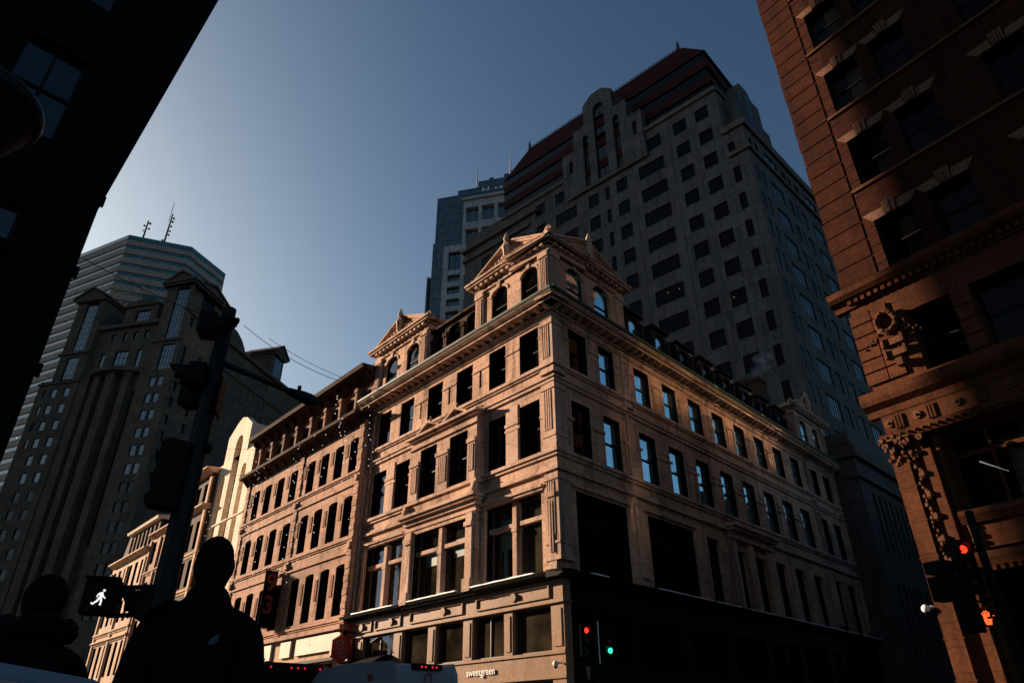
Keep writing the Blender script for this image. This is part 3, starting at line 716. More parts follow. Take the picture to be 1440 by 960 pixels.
    m = MB(); m.box(F, 16.3, 33.5, .02, .45, 4.45, 4.6); m.build('awning_rail', 'black_metal', r)
    b0, b1 = F.w(16.25, -.6, 0), F.w(33.55, -.6, 0); dd = Vector((d2.x, d2.y, 0)) * 16
    m = MB(); m.plan([(b0.x, b0.y), (b1.x, b1.y), ((b1 + dd).x, (b1 + dd).y), ((b0 + dd).x, (b0 + dd).y)], .1, 21.9); m.build('rear_walls', 'rubble_wall', r)
brownstone_building()
def cream_building():
    F = FL.at(.1)
    r = thing('cream_stone_building', F.base(38), 'bright cream stone front with three tall pointed-arch window slots and a gabled top', 'building')
    holes = [(34.95, 35.95, 12.6, 20.4, .6), (36.85, 38.35, 12.6, 23.45, .9), (39.35, 40.55, 12.6, 20.4, .6)]
    out = [(33.7, 5.9), (33.7, 21.5), (35.5, 21.6), (35.5, 23.95), (36.9, 24.9), (37.9, 25.2), (38.8, 24.9), (40.35, 23.95), (40.4, 21.5), (42.1, 21.5), (42.1, 5.9)]
    m = MB(); wall(m, F, 33.7, 42.1, 5.9, 21.5, [h for h in holes[:1] + holes[2:]] + [(36.85, 38.35, 12.6, 21.5, 0)], 0, .5)
    wall(m, F, 35.5, 40.35, 21.5, 23.95, [(36.85, 38.35, 21.5, 23.45, .9)], 0, .5)
    m.prism(F, [(35.5, 23.95), (40.35, 23.95), (38.8, 24.9), (37.9, 25.2), (36.9, 24.9)], -.5, 0)
    for u in (35.5, 40.35): m.q(F, [(u, 0, 21.5), (u, -5, 21.5), (u, -5, 23.95), (u, 0, 23.95)])
    m.prof(F, [(-.2, 23.95), (-5, 23.95), (-5, 24.0), (-.2, 24.0)], 35.5, 40.35)
    m.build('street_wall', 'cream_stone', r)
    for h in holes: window(F, r, h, 0, .5, 'far_paint', 'far_paint', (), .1)
    m = MB()
    for z in (11.75, 16.0, 8.2): m.box(F, 33.7, 42.1, .002, .08, z, z + .12).cut()
    m.each('string_course', 'cream_stone', r)
    m = MB(); wall(m, F, 33.7, 42.1, .1, 5.9, [(34.5, 37, .6, 4.6), (38, 41.3, .6, 4.6)], 0, .5); m.build('ground_floor_wall', 'cream_stone', r)
    for h in ((34.5, 37, .6, 4.6), (38, 41.3, .6, 4.6)): window(F, r, h, 0, .5, 'dark_frame', 'glass_shop', ('v2',))
    b0, b1 = F.w(33.75, -.6, 0), F.w(42.05, -.6, 0); dd = Vector((d2.x, d2.y, 0)) * 14
    m = MB(); m.plan([(b0.x, b0.y), (b1.x, b1.y), ((b1 + dd).x, (b1 + dd).y), ((b0 + dd).x, (b0 + dd).y)], .1, 21.2)
    m.build('rear_walls', 'limestone_back', r)
cream_building()
def row_building(name, label, u0, u1, v, floors, mat, trim, top, nw, ww, cor, mans=None):
    F = FL.at(v)
    r = thing(name, F.base((u0 + u1) / 2), label, 'building')
    holes = []
    for z0, z1 in floors:
        p = (u1 - u0 - .8) / nw
        for i in range(nw): a = u0 + .4 + i * p + (p - ww) / 2; holes.append((a, a + ww, z0, z1))
    m = MB(); wall(m, F, u0, u1, .1, top, holes, 0, .45)
    for u in (u0, u1): m.q(F, [(u, 0, .1), (u, -.8, .1), (u, -.8, top), (u, 0, top)])
    m.build('street_wall', mat, r)
    for h in holes: window(F, r, h, 0, .3, 'sash', 'glass_dark', (), .09, liner=True)
    for z, vv in cor:
        m = MB(); m.prof(F, [(0, z - .25), (vv * .3, z - .2), (vv * .6, z - .04), (vv, z + .02), (vv, z + .16), (-.3, z + .26), (-.3, z - .25)], u0 - .1, u1 + .1); m.build('cornice' if vv > .4 else 'string_course', trim, r)
    m = MB(); p = (u1 - u0) / nw
    for u in (u0, (u0 + u1) / 2 - .2, u1 - .45):
        m.box(F, u, u + .45, .003, .16, 5.5, top - .5).cut()
    m.each('pier', trim, r)
    b0, b1 = F.w(u0 + .02, -.8, 0), F.w(u1 - .02, -.8, 0); dd = Vector((d2.x, d2.y, 0)) * 14
    m = MB(); m.plan([(b0.x, b0.y), (b1.x, b1.y), ((b1 + dd).x, (b1 + dd).y), ((b0 + dd).x, (b0 + dd).y)], .1, top - .1); m.build('rear_walls', 'rubble_wall', r)
    return F, r
row_building('dark_banded_building', 'dark brown building with a pale projecting attic cornice, just beyond the cream gabled front', 42.3, 50.4, .45,
             [(19.0, 20.6), (14.9, 17.3), (11.9 - .1, 14.0), (8.0, 10.8), (1.0, 4.6)], 'dark_brownstone', 'tan_stone', 21.5, 4, 1.0, [(21.6, .8), (18.35, .55), (14.4, .2), (11.4, .2), (7.4, .25)])
row_building('plain_row_building', 'narrow brown building mostly hidden behind the dark street pole', 50.6, 56.6, 0.0,
             [(15.5, 17.6), (11.6, 13.8), (7.9, 10.4), (1.0, 4.6)], 'brownstone', 'brownstone_trim', 18.3, 3, 1.0, [(18.3, .5), (14.6, .2), (10.9, .2), (6.6, .3)])
F5, r5 = row_building('far_tan_building', 'farthest sunlit tan building of the row, with a steep windowed attic and pale cornice', 57.0, 69.2, .1,
             [(14.2, 16.5), (10.9, 13.0), (6.0, 9.0), (1.0, 4.4)], 'tan_stone', 'tan_stone', 17.0, 6, 1.0, [(17.3, .6), (13.7, .2), (10.1, .25), (9.35, .3), (5.3, .25)])
m = MB(); hs = [(57.8 + i * 1.35, 58.7 + i * 1.35, 18.2, 20.1) for i in range(7)]
wall(m, F5, 57.2, 67.2, 17.6, 20.6, hs, -.5, .4); m.q(F5, [(57.2, -.5, 17.6), (57.2, -4, 17.6), (57.2, -4, 20.6), (57.2, -.5, 20.6)])
m.prism(F5, [(67.2, 17.6), (67.2, 20.6), (67.6, 20.4), (69.2, 17.6)], -1.5, -.5); m.build('attic_wall', 'dark_brownstone', r5)
for h in hs: window(F5, r5, h, -.5, .4, 'tan_stone', 'glass_dark', ('v2',), .12)
m = MB(); m.prof(F5, [(-.5, 20.4), (-.1, 20.45), (.0, 20.7), (-1.5, 20.95), (-1.5, 20.4)], 57, 67.4); m.build('attic_cornice', 'cream_stone', r5)

# ================================================================== GREY TOWER WITH RED ROOF
def grey_tower():
    s = .75; K = (36.66492187, 76.68561471)
    G = Fr(K, azd(-47.7064), 1, s); G2 = Fr(K, azd(45.1681), -1, s)
    zb = G.zb(.1)
    r = thing('red_roofed_tower', G.base(0), 'tall grey stone tower with dark red hipped roof and stepped arched gable', 'office tower')
    ST = 'grey_granite'
    rows = [92.4 - 5.25 * i for i in range(17)]
    left = []
    for i, z in enumerate(rows):
        left.append((14.08, 19.1, z - 2.8, z)); left.append((9.07, 11.5, z - 2.75, z)) ; left.append((4.95, 7.3, z - 2.75, z))
        if z < 88:
            left += [(21.65, 23.9, z - 2.9, z), (25.42, 26.35, z - 3, z), (27.85, 30.1, z - 2.9, z)]
        if z < 82: left.append((1.93, 3.03, z - 3.0, z))
        left.append((32.85, 37.85, z - 2.75, z)); left.append((40.45, 42.85, z - 2.75, z))
        if z < 88: left += [(45.5, 47.8, z - 2.75, z), (50.2, 51.2, z - 2.75, z), (52.2, 53.2, z - 2.75, z), (55.5, 57.9, z - 2.75, z)]
    left = [h for h in left if h[2] > 30 or h[0] > 60]
    m = MB(); wall(m, G, 0, 63, zb, 84.2, [h for h in left if h[3] < 84.2], 0, .22); wall(m, G, 3.1, 63, 84.2, 94.8, [h for h in left if h[3] > 84.2], 0, .22)
    m.build('main_face', ST, r)
    cols = []
    P = [('n', 1.0, 1.9), ('n', 2.9, 3.8), ('w', 5.85, 10.3), ('m', 11.9, 13.5), ('n', 14.3, 15.2), ('m', 16.5, 18.4), ('w', 20.6, 25.2), ('m', 27.2, 28.9), ('n', 29.9, 30.8), ('m', 32, 33.8), ('w', 36, 40.5), ('m', 42.3, 44)]
    right = []
    for z in [rr - .55 for rr in rows]:
        if z > 78 and True: continue
        if z < 25: continue
        for k, a, b in P: right.append((a, b, z - 3.1, z))
    m = MB(); wall(m, G2, 0, 46, zb, 84.2, right + [(a, b, 79.9, 82.4) for k, a, b in P], 0, .18); m.build('side_face', ST, r)
    for k, a, b in P: window(G2, r, (a, b, 79.9, 82.4), 0, .17, 'dark_frame', 'glass_tower', ('v2',), .1)
    def bars(h): return ('v5',) if h[1] - h[0] > 3 else ('v2',)
    vis = [h for h in left if h[0] < 46 and h[2] > 38]
    for h in vis[:100]: window(G, r, h, 0, .2, 'dark_frame', 'glass_room', bars(h), .06)
    rest = vis[100:] + [h for h in left if h not in vis]
    m = MB()
    for h in rest: m.box(G, h[0], h[1], -.23, -.2, h[2], h[3])
    tag(m.build('distant_windows', 'glass_room', r), kind='stuff')
    many = sorted(right, key=lambda h: -h[3])
    for h in right: 
        pass
    m = MB()
    for h in right:
        m.box(G2, h[0], h[1], -.19, -.16, h[2], h[3])
        n = 5 if h[1] - h[0] > 3 else 2
        for i in range(1, n): x = h[0] + (h[1] - h[0]) * i / n; m.box(G2, x - .06, x + .06, -.16, -.08, h[2], h[3])
    tag(m.build('side_windows', 'glass_side', r), kind='stuff')
    # upper side wall behind the shoulder
    U2 = Fr(G.P + G.d * 3.1, azd(45.1681), -1, s)
    m = MB(); uw = [(3.0, 5.2, 90.0, 92.6), (28, 30, 88, 91), (33, 35, 88, 91)]
    wall(m, U2, 0, 44, 84.2, 94.8, uw, 0, .5); m.build('upper_side_face', ST, r)
    for h in uw: window(U2, r, h, 0, .5, 'dark_frame', 'glass_tower', ('v2',), .1)
    # cornice bands
    m = MB()
    m.box(G, -.5, 3.4, -1, .45, 84.0, 85.2).box(G2, 0, 46.3, -1.2, .45, 84.0, 85.2).cut()
    m.box(G, -.45, 3.2, -.5, .4, 78.9, 79.6).box(G2, 0, 46.2, -.5, .4, 78.9, 79.6).cut()
    m.box(G, 3.0, 16.9, -.5, .35, 94.4, 95.3).box(U2, 0, 44, -.5, .35, 94.4, 95.3).cut(); m.box(G, 35.1, 52, -.5, .35, 94.0, 94.9).cut()
    m.each('band_cornice', 'spandrel', r)
    # joints: thin vertical piers
    m = MB()
    for u in (8.2, 12.7, 20.4, 31.2, 39.2): m.box(G, u - .06, u + .06, .002, .05, 30, 94).cut()
    m.each('wall_joint', 'spandrel', r)
    # central gable
    v = .5; holes = [(24.72, 27.22, 89.5, 108.8, 1.2), (21.65, 22.98, 89.4, 102.6, .65), (28.85, 30.1, 89.4, 102.3, .6), (18.1, 18.95, 94.9, 98.3, .4), (32.8, 33.7, 94.8, 98, .4)]
    m = MB()
    wall(m, G, 16.9, 35.2, 88.6, 100.2, [(24.72, 27.22, 89.5, 100.2), (21.65, 22.98, 89.4, 100.2), (28.85, 30.1, 89.4, 100.2)] + holes[3:], v, .6)
    wall(m, G, 19.8, 32.3, 100.2, 105.1, [(24.72, 27.22, 100.2, 105.1), (21.65, 22.98, 100.2, 102.6, .65), (28.85, 30.1, 100.2, 102.3, .6)], v, .6)
    wall(m, G, 22.6, 29.5, 105.1, 109.4, [(24.72, 27.22, 105.1, 108.8, 1.2)], v, .6)
    m.prism(G, [(22.6, 109.4), (29.5, 109.4), (29.5, 110.3), (27.3, 112.2), (24.8, 112.2), (22.6, 110.4)], -.3, v)
    for a, b, z0, z1 in ((16.9, 35.2, 94.9, 100.2), (19.8, 32.3, 100.2, 105.1), (22.6, 29.5, 105.1, 110.3)): m.box(G, a + .01, b - .01, -5.5, -.32, z0, z1 - .01)
    m.q(G, [(16.9, v, 88.6), (16.9, -.3, 88.6), (16.9, -.3, 100.2), (16.9, v, 100.2)])
    m.build('arched_gable', ST, r)
    for h in holes:
        o = window(G, r, h, v, .5, 'dark_frame', 'glass_tower', ('v2',), .12)
        if h[3] - h[2] > 8:
            mm = MB(); n = 3
            for z in (92.2, 97.5, 102.7):
                if z + 1.6 < h[3]: mm.box(G, h[0] + .1, h[1] - .1, v - .52, v - .3, z, z + 1.9).cut()
            mm.each('red_spandrel', 'roof_red', o)
    # side gable, on the upper block
    g2 = [(8.5, 12.2 - 3.7)]
    V2 = G2
    m = MB(); dv = -1.0
    m.prism(V2, [(1.8, 85.2), (17.0, 85.2), (17.0, 87.9), (14.2, 87.9), (14.2, 92.7), (11.9, 92.7), (11.9, 97.6), (9.4, 97.6), (8.2, 99.2), (5.6, 99.2), (4.0, 97.4), (4.0, 92.9), (1.8, 92.9)], dv - 5, dv)
    m.build('side_gable', ST, r)
    m = MB()
    for a, b, z0, z1 in ((6.2, 8.2, 85.6, 96.5), (4.4, 5.3, 85.6, 91.5), (9.4, 10.3, 85.6, 91), (12.4, 13.2, 85.6, 88.5)):
        n = 8; m.prism(V2, [(a, z0), (b, z0)] + [((a + b) / 2 + (b - a) / 2 * math.cos(math.pi * i / n), z1 + (b - a) * .4 * math.sin(math.pi * i / n)) for i in range(n + 1)], dv, dv + .05).cut()
    m.each('gable_window', 'glass_room', r)
    # roof: three red tiers with glazed bands, hipped ends, crest
    def rp(u, v, z): return G.at(v * s).w(u, 0, z)
    back = Vector((-G.n.x, -G.n.y, 0)) * s
    def lean(p, dz=0): return p
    def tier(u0, u1, v0, v1, z0, z1, mat, nm, bk0, bk1):
        mm = MB(); A, B, C, D = rp(u0[0], v0, z0), rp(u1[0], v0, z0), rp(u1[1], v1, z1), rp(u0[1], v1, z1)
        w0 = (B - A).length; hgt = (D - A).length; off = z0 * s
        mm.face([A, B, C, D], [(0, off), (w0, off), (w0, off + hgt), (0, off + hgt)])
        mm.face([A, D, D + back * bk1, A + back * bk0]); mm.face([B, C, C + back * bk1, B + back * bk0]); mm.build(nm, mat, r)
    zs = [94.9, 97.0, 98.8, 100.9, 102.8, 104.9, 109.0]; mats = ['glass_room', 'roof_red', 'glass_room', 'roof_red', 'glass_room', 'roof_red']
    fv = lambda z: -.4 - (z - 94.9) * .30
    fr = lambda z: 3.6 + max(0, z - 104.9) * .95
    fl = lambda z: 51.5 - max(0, z - 104.9) * 1.7
    bk = lambda z: 22 - (z - 94.9) * .5
    for (za, zc), mt in zip(zip(zs, zs[1:]), mats):
        k = .3 if mt == 'roof_red' else 0
        tier((fr(za) - k, fr(zc) - k), (fl(za), fl(zc)), fv(za) + k, fv(zc) + k, za, zc, mt, 'roof' if mt == 'roof_red' else 'roof_glazing', bk(za), bk(zc))
    m = MB(); z = 109.0
    P4_ = [rp(fr(z), fv(z), z), rp(fl(z), fv(z), z)]; m.face([P4_[0], P4_[1], P4_[1] + back * bk(z), P4_[0] + back * bk(z)])
    m.q(G, [(3.3, 0, 94.95), (51.5, 0, 94.95), (51.5, -34, 94.95), (3.3, -34, 94.95)]); m.build('roof_deck', 'roof_red', r)
    RG = G.at(fv(109.0) * s)
    m = MB()
    for i in range(62):
        u = 8.2 + i * .58
        c = [RG.w(u + .2 + .2 * math.cos(a), 0, 109.05 + .66 * math.sin(a)) for a in [math.pi * k / 5 for k in range(6)]]
        m.tube(c, .06, 4)
    m.box(RG, 7.6, 44.4, -.1, .1, 109.0, 109.12)
    m.build('roof_crest', 'dark_brownstone', r)
    for u in (7.9, 44.0):
        m = MB(); m.lathe(RG, u, 0, [(.3, 109.0), (.22, 109.8), (.3, 110.0), (.04, 111.6)], 6); m.build('roof_finial', 'dark_brownstone', r)
    # left lower wing cornice
    m = MB(); m.box(G, 44.5, 63.3, -1, .5, 88.4, 89.3).box(G, 42.3, 63.6, -1, .7, 91.0, 91.6).cut(); m.each('wing_cornice', 'spandrel', r)
    # body behind
    pts = []
    a = G.w(.2, -.6, 0); b = G.w(62.8, -.6, 0); c = G.w(62.8, -44, 0); d = Vector(G2.w(45.5, -.6, 0))
    m = MB(); m.plan([(a.x, a.y), (b.x, b.y), (c.x, c.y), (d.x, d.y)], .1, G.w(0, 0, 84).z); m.build('tower_body', 'spandrel', r)
    a = G.w(3.3, -.6, 0); b = G.w(62.8, -.6, 0); c = G.w(62.8, -40, 0); d = U2.w(43.5, -.6, 0)
    m = MB(); m.plan([(a.x, a.y), (b.x, b.y), (c.x, c.y), (d.x, d.y)], G.w(0, 0, 84).z, G.w(0, 0, 93.9).z); m.build('tower_body', 'spandrel', r)
    # lit rooms
    m = MB()
    for u, z in ((24.6 - 2.3, 61.2), (16.8, 60.0), (14.9, 59.8), (23.2, 55.5), (22.3, 66.3), (6.8, 54.6)):
        m.box(G, u, u + .2, -.16, -.13, z, z + .11).cut()
    m.each('ceiling_lamp', 'lamp_room', r)
    # podium in front of the side face
    PD = Fr((25.95, 49.68), azd(45.17), -1); PL = Fr((25.95, 49.68), azd(-47.7), 1)
    m = MB()
    ph = [(2.0 + i * 1.15, 2.6 + i * 1.15, 12.4, 16.8) for i in range(28)] + [(2.0 + i * 1.15, 2.6 + i * 1.15, 5.2, 10.2) for i in range(28)]
    wall(m, PD, 0, 36, .1, 20.4, ph, 0, .3); m.build('podium_wall', ST, r)
    m = MB()
    for h in ph: m.box(PD, h[0], h[1], -.32, -.3, h[2], h[3])
    m.build('podium_glazing', 'glass_tower', r)
    m = MB(); wall(m, PL, 0, 5, .1, 20.4, [], 0, .3); m.build('podium_wall', ST, r)
    m = MB(); m.box(PD, -.3, 36, -.6, .35, 19.2, 20.1).box(PL, 0, 5, -.6, .35, 19.2, 20.1).cut(); m.box(PD, -.2, 36, -.6, .25, 17.6, 18.0).cut(); m.box(PD, -.1, 36, -2.5, .05, 20.4, 21.3).box(PL, -.05, 5, -2.5, .05, 20.4, 21.3).cut()
    m.each('podium_cornice', 'spandrel', r)
    a, b = PD.w(.1, -.4, 0), PD.w(36, -.4, 0); c = PD.w(36, -5.5, 0); d = PD.w(.1, -5.5, 0)
    m = MB(); m.plan([(a.x, a.y), (b.x, b.y), (c.x, c.y), (d.x, d.y)], .1, 20.35); m.build('podium_body', 'spandrel', r)
grey_tower()

# ================================================================== GLASS TOWER BEHIND
def glass_tower():
    s = 1.1; Hf = Fr((-16.61450451, 118.84426), vp_dH, 1, s); zb = Hf.zb(.1)
    r = thing('stepped_glass_tower', Hf.base(-8), 'stepped blue glass tower with white stone piers and silver rooftop letters, far behind the pediment', 'office tower')
    m = MB(); m.box(Hf, -24, 0, -22, 0, zb, 106.6).box(Hf, 0, .85, -18, -1, zb, 94.6).box(Hf, .85, 2.2, -16, -2, zb, 86.2).box(Hf, -24, -4.4, -20, -1, 106.6, 108.8).box(Hf, -22, -8.9, -18, -2, 108.8, 111.6).box(Hf, -12.5, -11.5, -4, -2, 111.6, 112.2).box(Hf, -16.5, -15, -4, -2, 111.6, 112.6)
    m.build('glazing', 'glass_blue', r)
    m = MB()
    for i in range(14): u = -.05 - i * 1.3; m.box(Hf, u - .07, u + .07, 0, .12, 60, 106.6)
    for i in range(20): z = 106.3 - i * 2.45; m.box(Hf, -20, 0, 0, .1, z, z + .22)
    for i in range(8): z = 94.3 - i * 2.45; m.box(Hf, 0, .85, -1, -.9, z, z + .22).box(Hf, .85, 2.2, -2, -1.9, z - 8.2, z - 8)
    for u in (.4, 1.5): m.box(Hf, u, u + .1, -2, -.9, 60, 86)
    for i in range(10): u = -4.6 - i * 1.6; m.box(Hf, u - .07, u + .07, -1, -.88, 106.6, 108.8)
    for i in range(7): u = -9.1 - i * 1.6; m.box(Hf, u - .06, u + .06, -2, -1.9, 108.8, 111.6)
    for z in (107.4, 108.6): m.box(Hf, -20, -4.4, -1, -.88, z, z + .15)
    m.build('mullion_grid', 'grid_metal', r)
    # white stone frame
    fr = []
    for i in range(6):
        for j in range(5):
            a = -10.0 - j * 3.6; fr.append((a, a + 2.9, 97.4 - i * 6.05, 101.6 - i * 6.05))
    m = MB(); wall(m, Hf, -24, -6.5, 55, 103.6, fr, 1.0, .8); m.q(Hf, [(-6.5, 1, 55), (-6.5, 0, 55), (-6.5, 0, 103.6), (-6.5, 1, 103.6)])
    f2 = [(-6.2, -3.4, 85.4 - i * 3.6, 90.2 - i * 3.6 - (0 if i == 0 else 2.4)) for i in range(1)] + [(-6.2, -3.4, 82.4 - i * 3.0, 84.2 - i * 3.0) for i in range(8)]
    wall(m, Hf, -6.5, -2.3, 55, 91.9, f2, .8, .7); m.q(Hf, [(-2.3, .8, 55), (-2.3, 0, 55), (-2.3, 0, 91.9), (-2.3, .8, 91.9)])
    m.box(Hf, -24, -6.3, .0, 1.5, 103.6, 104.3)
    m.build('stone_frame', 'pale_concrete', r)
    for h in fr[:30]: window(Hf, r, h, 1.0, .75, 'pale_concrete', 'glass_blue', ('v2', 'g3'), .1)
    for h in f2: window(Hf, r, h, .8, .65, 'dark_frame', 'glass_blue', ('v2',), .1)
    m = MB(); m.tube([Hf.w(-8.9, -1, 109), Hf.w(-8.9, -1, 116.5)], [.22, .04], 6); m.tube([Hf.w(-16.8, -1, 110), Hf.w(-16.8, -1, 118)], [.3, .04], 6); m.cut()
    m.each('roof_mast', 'pale_concrete', r)
    text('H', 2.9, tmat(Hf, -10.2, -.4, 106.3), 'camera_white', r, 'roof_lettering', .1)
    text('ARBOR', 2.1, tmat(Hf, -12.9, -.4, 106.4), 'camera_white', r, 'roof_lettering', .1)
vp_dH = azd(-76.75)
glass_tower()

# ================================================================== LEFT TOWER
def gabled_tower():
    s = 150 / 90; K = (-44.38176, 78.29597)
    T = Fr(K, azd(-77.0926), 1, s); T2 = Fr(K, azd(13.9013), -1, s); zb = T.zb(.1)
    r = thing('turreted_tower', T.base(9), 'dark granite tower with two pedimented turrets and tall blue window strips, far left', 'office tower')
    ST = 'warm_granite'
    # front
    H1 = [(-.02 + .1, 2.15, 47.1, 55.3), (14.75, 16.75, 47.0, 55.3)]
    H2 = [(.05, 2.1, 42.35, 46.1), (14.95, 16.95, 42.35, 46.0)]
    small = []
    for i in range(13):
        z = 41.35 - i * 2.34
        for a in (.55, 1.7): small.append((a, a + .9, z - 1.35, z))
        for a in (14.7, 16.75): small.append((a, a + 1.0, z - 1.3, z))
        if i < 4: small.append((18.45, 19.0, z - 1.3, z))
    mid = [(5.8, 6.6, 43.3, 46.4), (7.95, 10.1, 43.4, 46.5), (11.6, 12.4, 43.4, 46.4)]
    stp = [(4.6, 5.6, 20, 40.2), (6.8, 7.9, 20, 40.2), (9.3, 10.3, 18, 40.0), (11.4, 12.2, 14, 40.3)]
    lit4 = [(a, a + .75, 48.1, 49.4) for a in (5.6, 7.3, 9.0, 10.8)]
    m = MB()
    wall(m, T, -.6, 3.7, zb, 55.9, [(.1, 2.15, 47.1, 55.2)] + H2[:1] + [h for h in small if h[0] < 4], 0, .25)
    wall(m, T, 13.7, 19.9, zb, 42.6, [h for h in small if h[0] > 14 and h[3] < 42.6] + [(14.95, 16.95, 42.35, 42.6)], 0, .25)
    wall(m, T, 13.7, 18.2, 42.6, 55.4, H1[1:] + [(14.95, 16.95, 42.6, 46.0)], 0, .25)
    wall(m, T, 3.7, 13.7, zb, 50.3, mid + stp + lit4, -.8, .3)
    m.build('front_wall', ST, r)
    for u in (3.7, 13.7, 18.2): m = MB(); m.box(T, u - .01, u + .01, -5, 0, zb if u < 18 else 42.6, 55.2); m.build('turret_return', ST, r)
    for h in ((.1, 2.15, 47.1, 55.2), (14.75, 16.75, 47.0, 55.3)): window(T, r, h, 0, .2, 'dark_frame', 'glass_blue', ('v4', 'g9'), .07)
    for h in H2: window(T, r, h, 0, .2, 'dark_frame', 'glass_blue', ('v4', 'g4'), .07)
    for h in small: window(T, r, h, 0, .15, 'dark_frame', 'glass_blue' if h[3] > 29 else 'glass_tower', (), .06)
    for h in mid: window(T, r, h, -.8, .2, 'dark_frame', 'glass_blue', ('v3', 'g3') if h[1] - h[0] > 1.5 else (), .08)
    for h in stp: window(T, r, h, -.8, .12 if h[0] > 9 else .3, 'dark_frame', 'glass_blue' if h[0] > 11 else 'glass_tower', ('g10', 'v2'), .08)
    for h in lit4: window(T, r, h, -.8, .2, 'dark_frame', 'glass_dim', (), .08)
    # turret pediments
    def turret(F, u0, u1, zt, dep, v=.0):
        um = (u0 + u1) / 2; m = MB()
        m.prism(F, [(u0 - .35, zt), (u1 + .35, zt), (u1 + .35, zt + .35), (um, zt + 1.9), (u0 - .35, zt + .35)], -dep, v + .5)
        m.build('turret_pediment', ST, r)
        m = MB()
        for a, b in (((u0 - .6, zt + .3), (um, zt + 2.05)), ((um, zt + 2.05), (u1 + .6, zt + .3))): m.prism(F, [a, b, (b[0], b[1] + .3), (a[0], a[1] + .3)], -dep, v + .75)
        m.build('turret_cornice', 'spandrel', r)
    turret(T, -.6, 3.7, 55.4, 6); turret(T, 13.7, 18.2, 54.9, 6)
    for z, a, b in ((46.55, -.75, 3.8), (46.4, 13.6, 18.5), (42.0, 13.6, 20.0)): m = MB(); m.box(T, a, b, 0.003, .25, z, z + .25); m.build('string_course', 'spandrel', r)
    # centre: ledge, bowed cornice, dormer, vaulted roof
    m = MB(); m.box(T, 3.5, 13.9, -1.2, -.2, 50.1, 50.6); m.build('attic_ledge', 'spandrel', r)
    m = MB()
    n = 14; prev = None
    pts = [(3.9 + 9.6 * i / n, -.8 + 2.0 * math.sin(math.pi * i / n)) for i in range(n + 1)]
    for p, q_ in zip(pts, pts[1:]):
        a, b = T.w(p[0], p[1], 0), T.w(q_[0], q_[1], 0); c, d = T.w(q_[0], -.9, 0), T.w(p[0], -.9, 0)
        m.plan([(a.x, a.y), (b.x, b.y), (c.x, c.y), (d.x, d.y)], T.w(0, 0, 42.6).z, T.w(0, 0, 43.2).z)
    m.build('bowed_cornice', 'spandrel', r)
    m = MB()
    for k, (ua, ub) in enumerate(((3.75, 4.5), (5.7, 6.7), (8.0, 9.2), (10.4, 11.3), (12.3, 13.6))):
        m.box(T, ua, ub, -.8, -.15 + .5 * (1 - abs(k - 2) / 2), zb, 42.6).cut()
    m.each('bowed_pier', ST, r)
    m = MB(); wall(m, T, 5.8, 11.2, 50.3, 54.0, [(6.95, 9.3, 50.4, 53.3)], -1.4, .3); m.box(T, 5.8, 11.2, -5, -1.72, 50.3, 54.0)
    m.prism(T, [(5.5, 54.0), (11.5, 54.0), (11.0, 54.5), (8.5, 55.2), (6.0, 54.5)], -5, -1.1); m.build('dormer', ST, r)
    window(T, r, (6.95, 9.3, 50.4, 53.3), -1.4, .25, 'dark_frame', 'glass_blue', ('v4', 'g3'), .08)
    m = MB(); n = 12
    m.prism(T, [(2, 50.3)] + [(8.7 - 6.7 * math.cos(math.pi * i / n), 50.3 + 7.0 * math.sin(math.pi * i / n)) for i in range(n + 1)], -20, -5.1); m.build('vaulted_roof', 'spandrel', r)
    # side face
    side = []
    for i in range(9):
        z = 49.4
    for k in range(9):
        u = 9.3 + k * 1.45
        side.append((u, u + .65, 48.9 - .0, 50.2))
        for j, z in enumerate([46.6 - 2.34 * q for q in range(12)]): side.append((u, u + .65, z - 1.5, z))
    for z in [50.9, 46.4, 41.2, 38.9, 36.5, 34.2, 31.8]:
        side.append((1.3, 2.0, z - 1.3 - (3 if z == 46.4 else 0), z)); side.append((4.6, 5.3, z - 1.3, z))
    m = MB(); wall(m, T2, 0, 8.2, zb, 55.9, [h for h in side if h[0] < 8] + [(2.6, 5.1, 51.3, 51.31)] * 0, 0, .25); wall(m, T2, 8.2, 34, zb, 51.6, [h for h in side if h[0] > 8], -.4, .25)
    m.q(T2, [(8.2, 0, zb), (8.2, -2, zb), (8.2, -2, 55.9), (8.2, 0, 55.9)])
    m.build('side_wall', ST, r)
    m = MB(); m.box(T2, 2.7, 5.2, .003, .03, 51.6, 55.3).cut()
    o = m.each('louvre_window', 'glass_tower', r)
    mm = MB()
    for i in range(8): mm.box(T2, 2.75 + i * .33, 2.8 + i * .33, .03, .1, 51.6, 55.3)
    mm.build('louvre_bars', 'dark_frame', o[0])
    side_s = sorted(side, key=lambda h: h[0])
    for h in side_s[:40]: window(T2, r, h, 0 if h[0] < 8 else -.4, .22, 'dark_frame', 'glass_tower', (), .06)
    m = MB()
    for h in side_s[40:]: m.box(T2, h[0], h[1], -.65, -.62, h[2], h[3])
    tag(m.build('distant_windows', 'glass_tower', r), kind='stuff')
    turret(T2, -.3, 8.0, 55.4, 4.2)
    m = MB(); m.box(T2, 8.0, 34, -.8, .1, 51.5, 52.0).box(T2, 8.0, 34, -.8, -.2, 47.3, 47.6).box(T2, -.3, 8.4, .003, .3, 50.9 + .4, 51.6); m.build('string_course', 'spandrel', r)
    m = MB(); m.box(T2, 21.3, 24.6, -6, -.3, 51.6, 56.3); m.build('rear_turret', ST, r)
    m = MB(); m.box(T2, 22.0, 24.0, -.3, -.25, 52.2, 55.7); m.build('rear_turret_window', 'glass_blue', r)
    turret(T2, 21.3, 24.6, 56.3 - .5, 6, -.3)
    m = MB(); n = 10
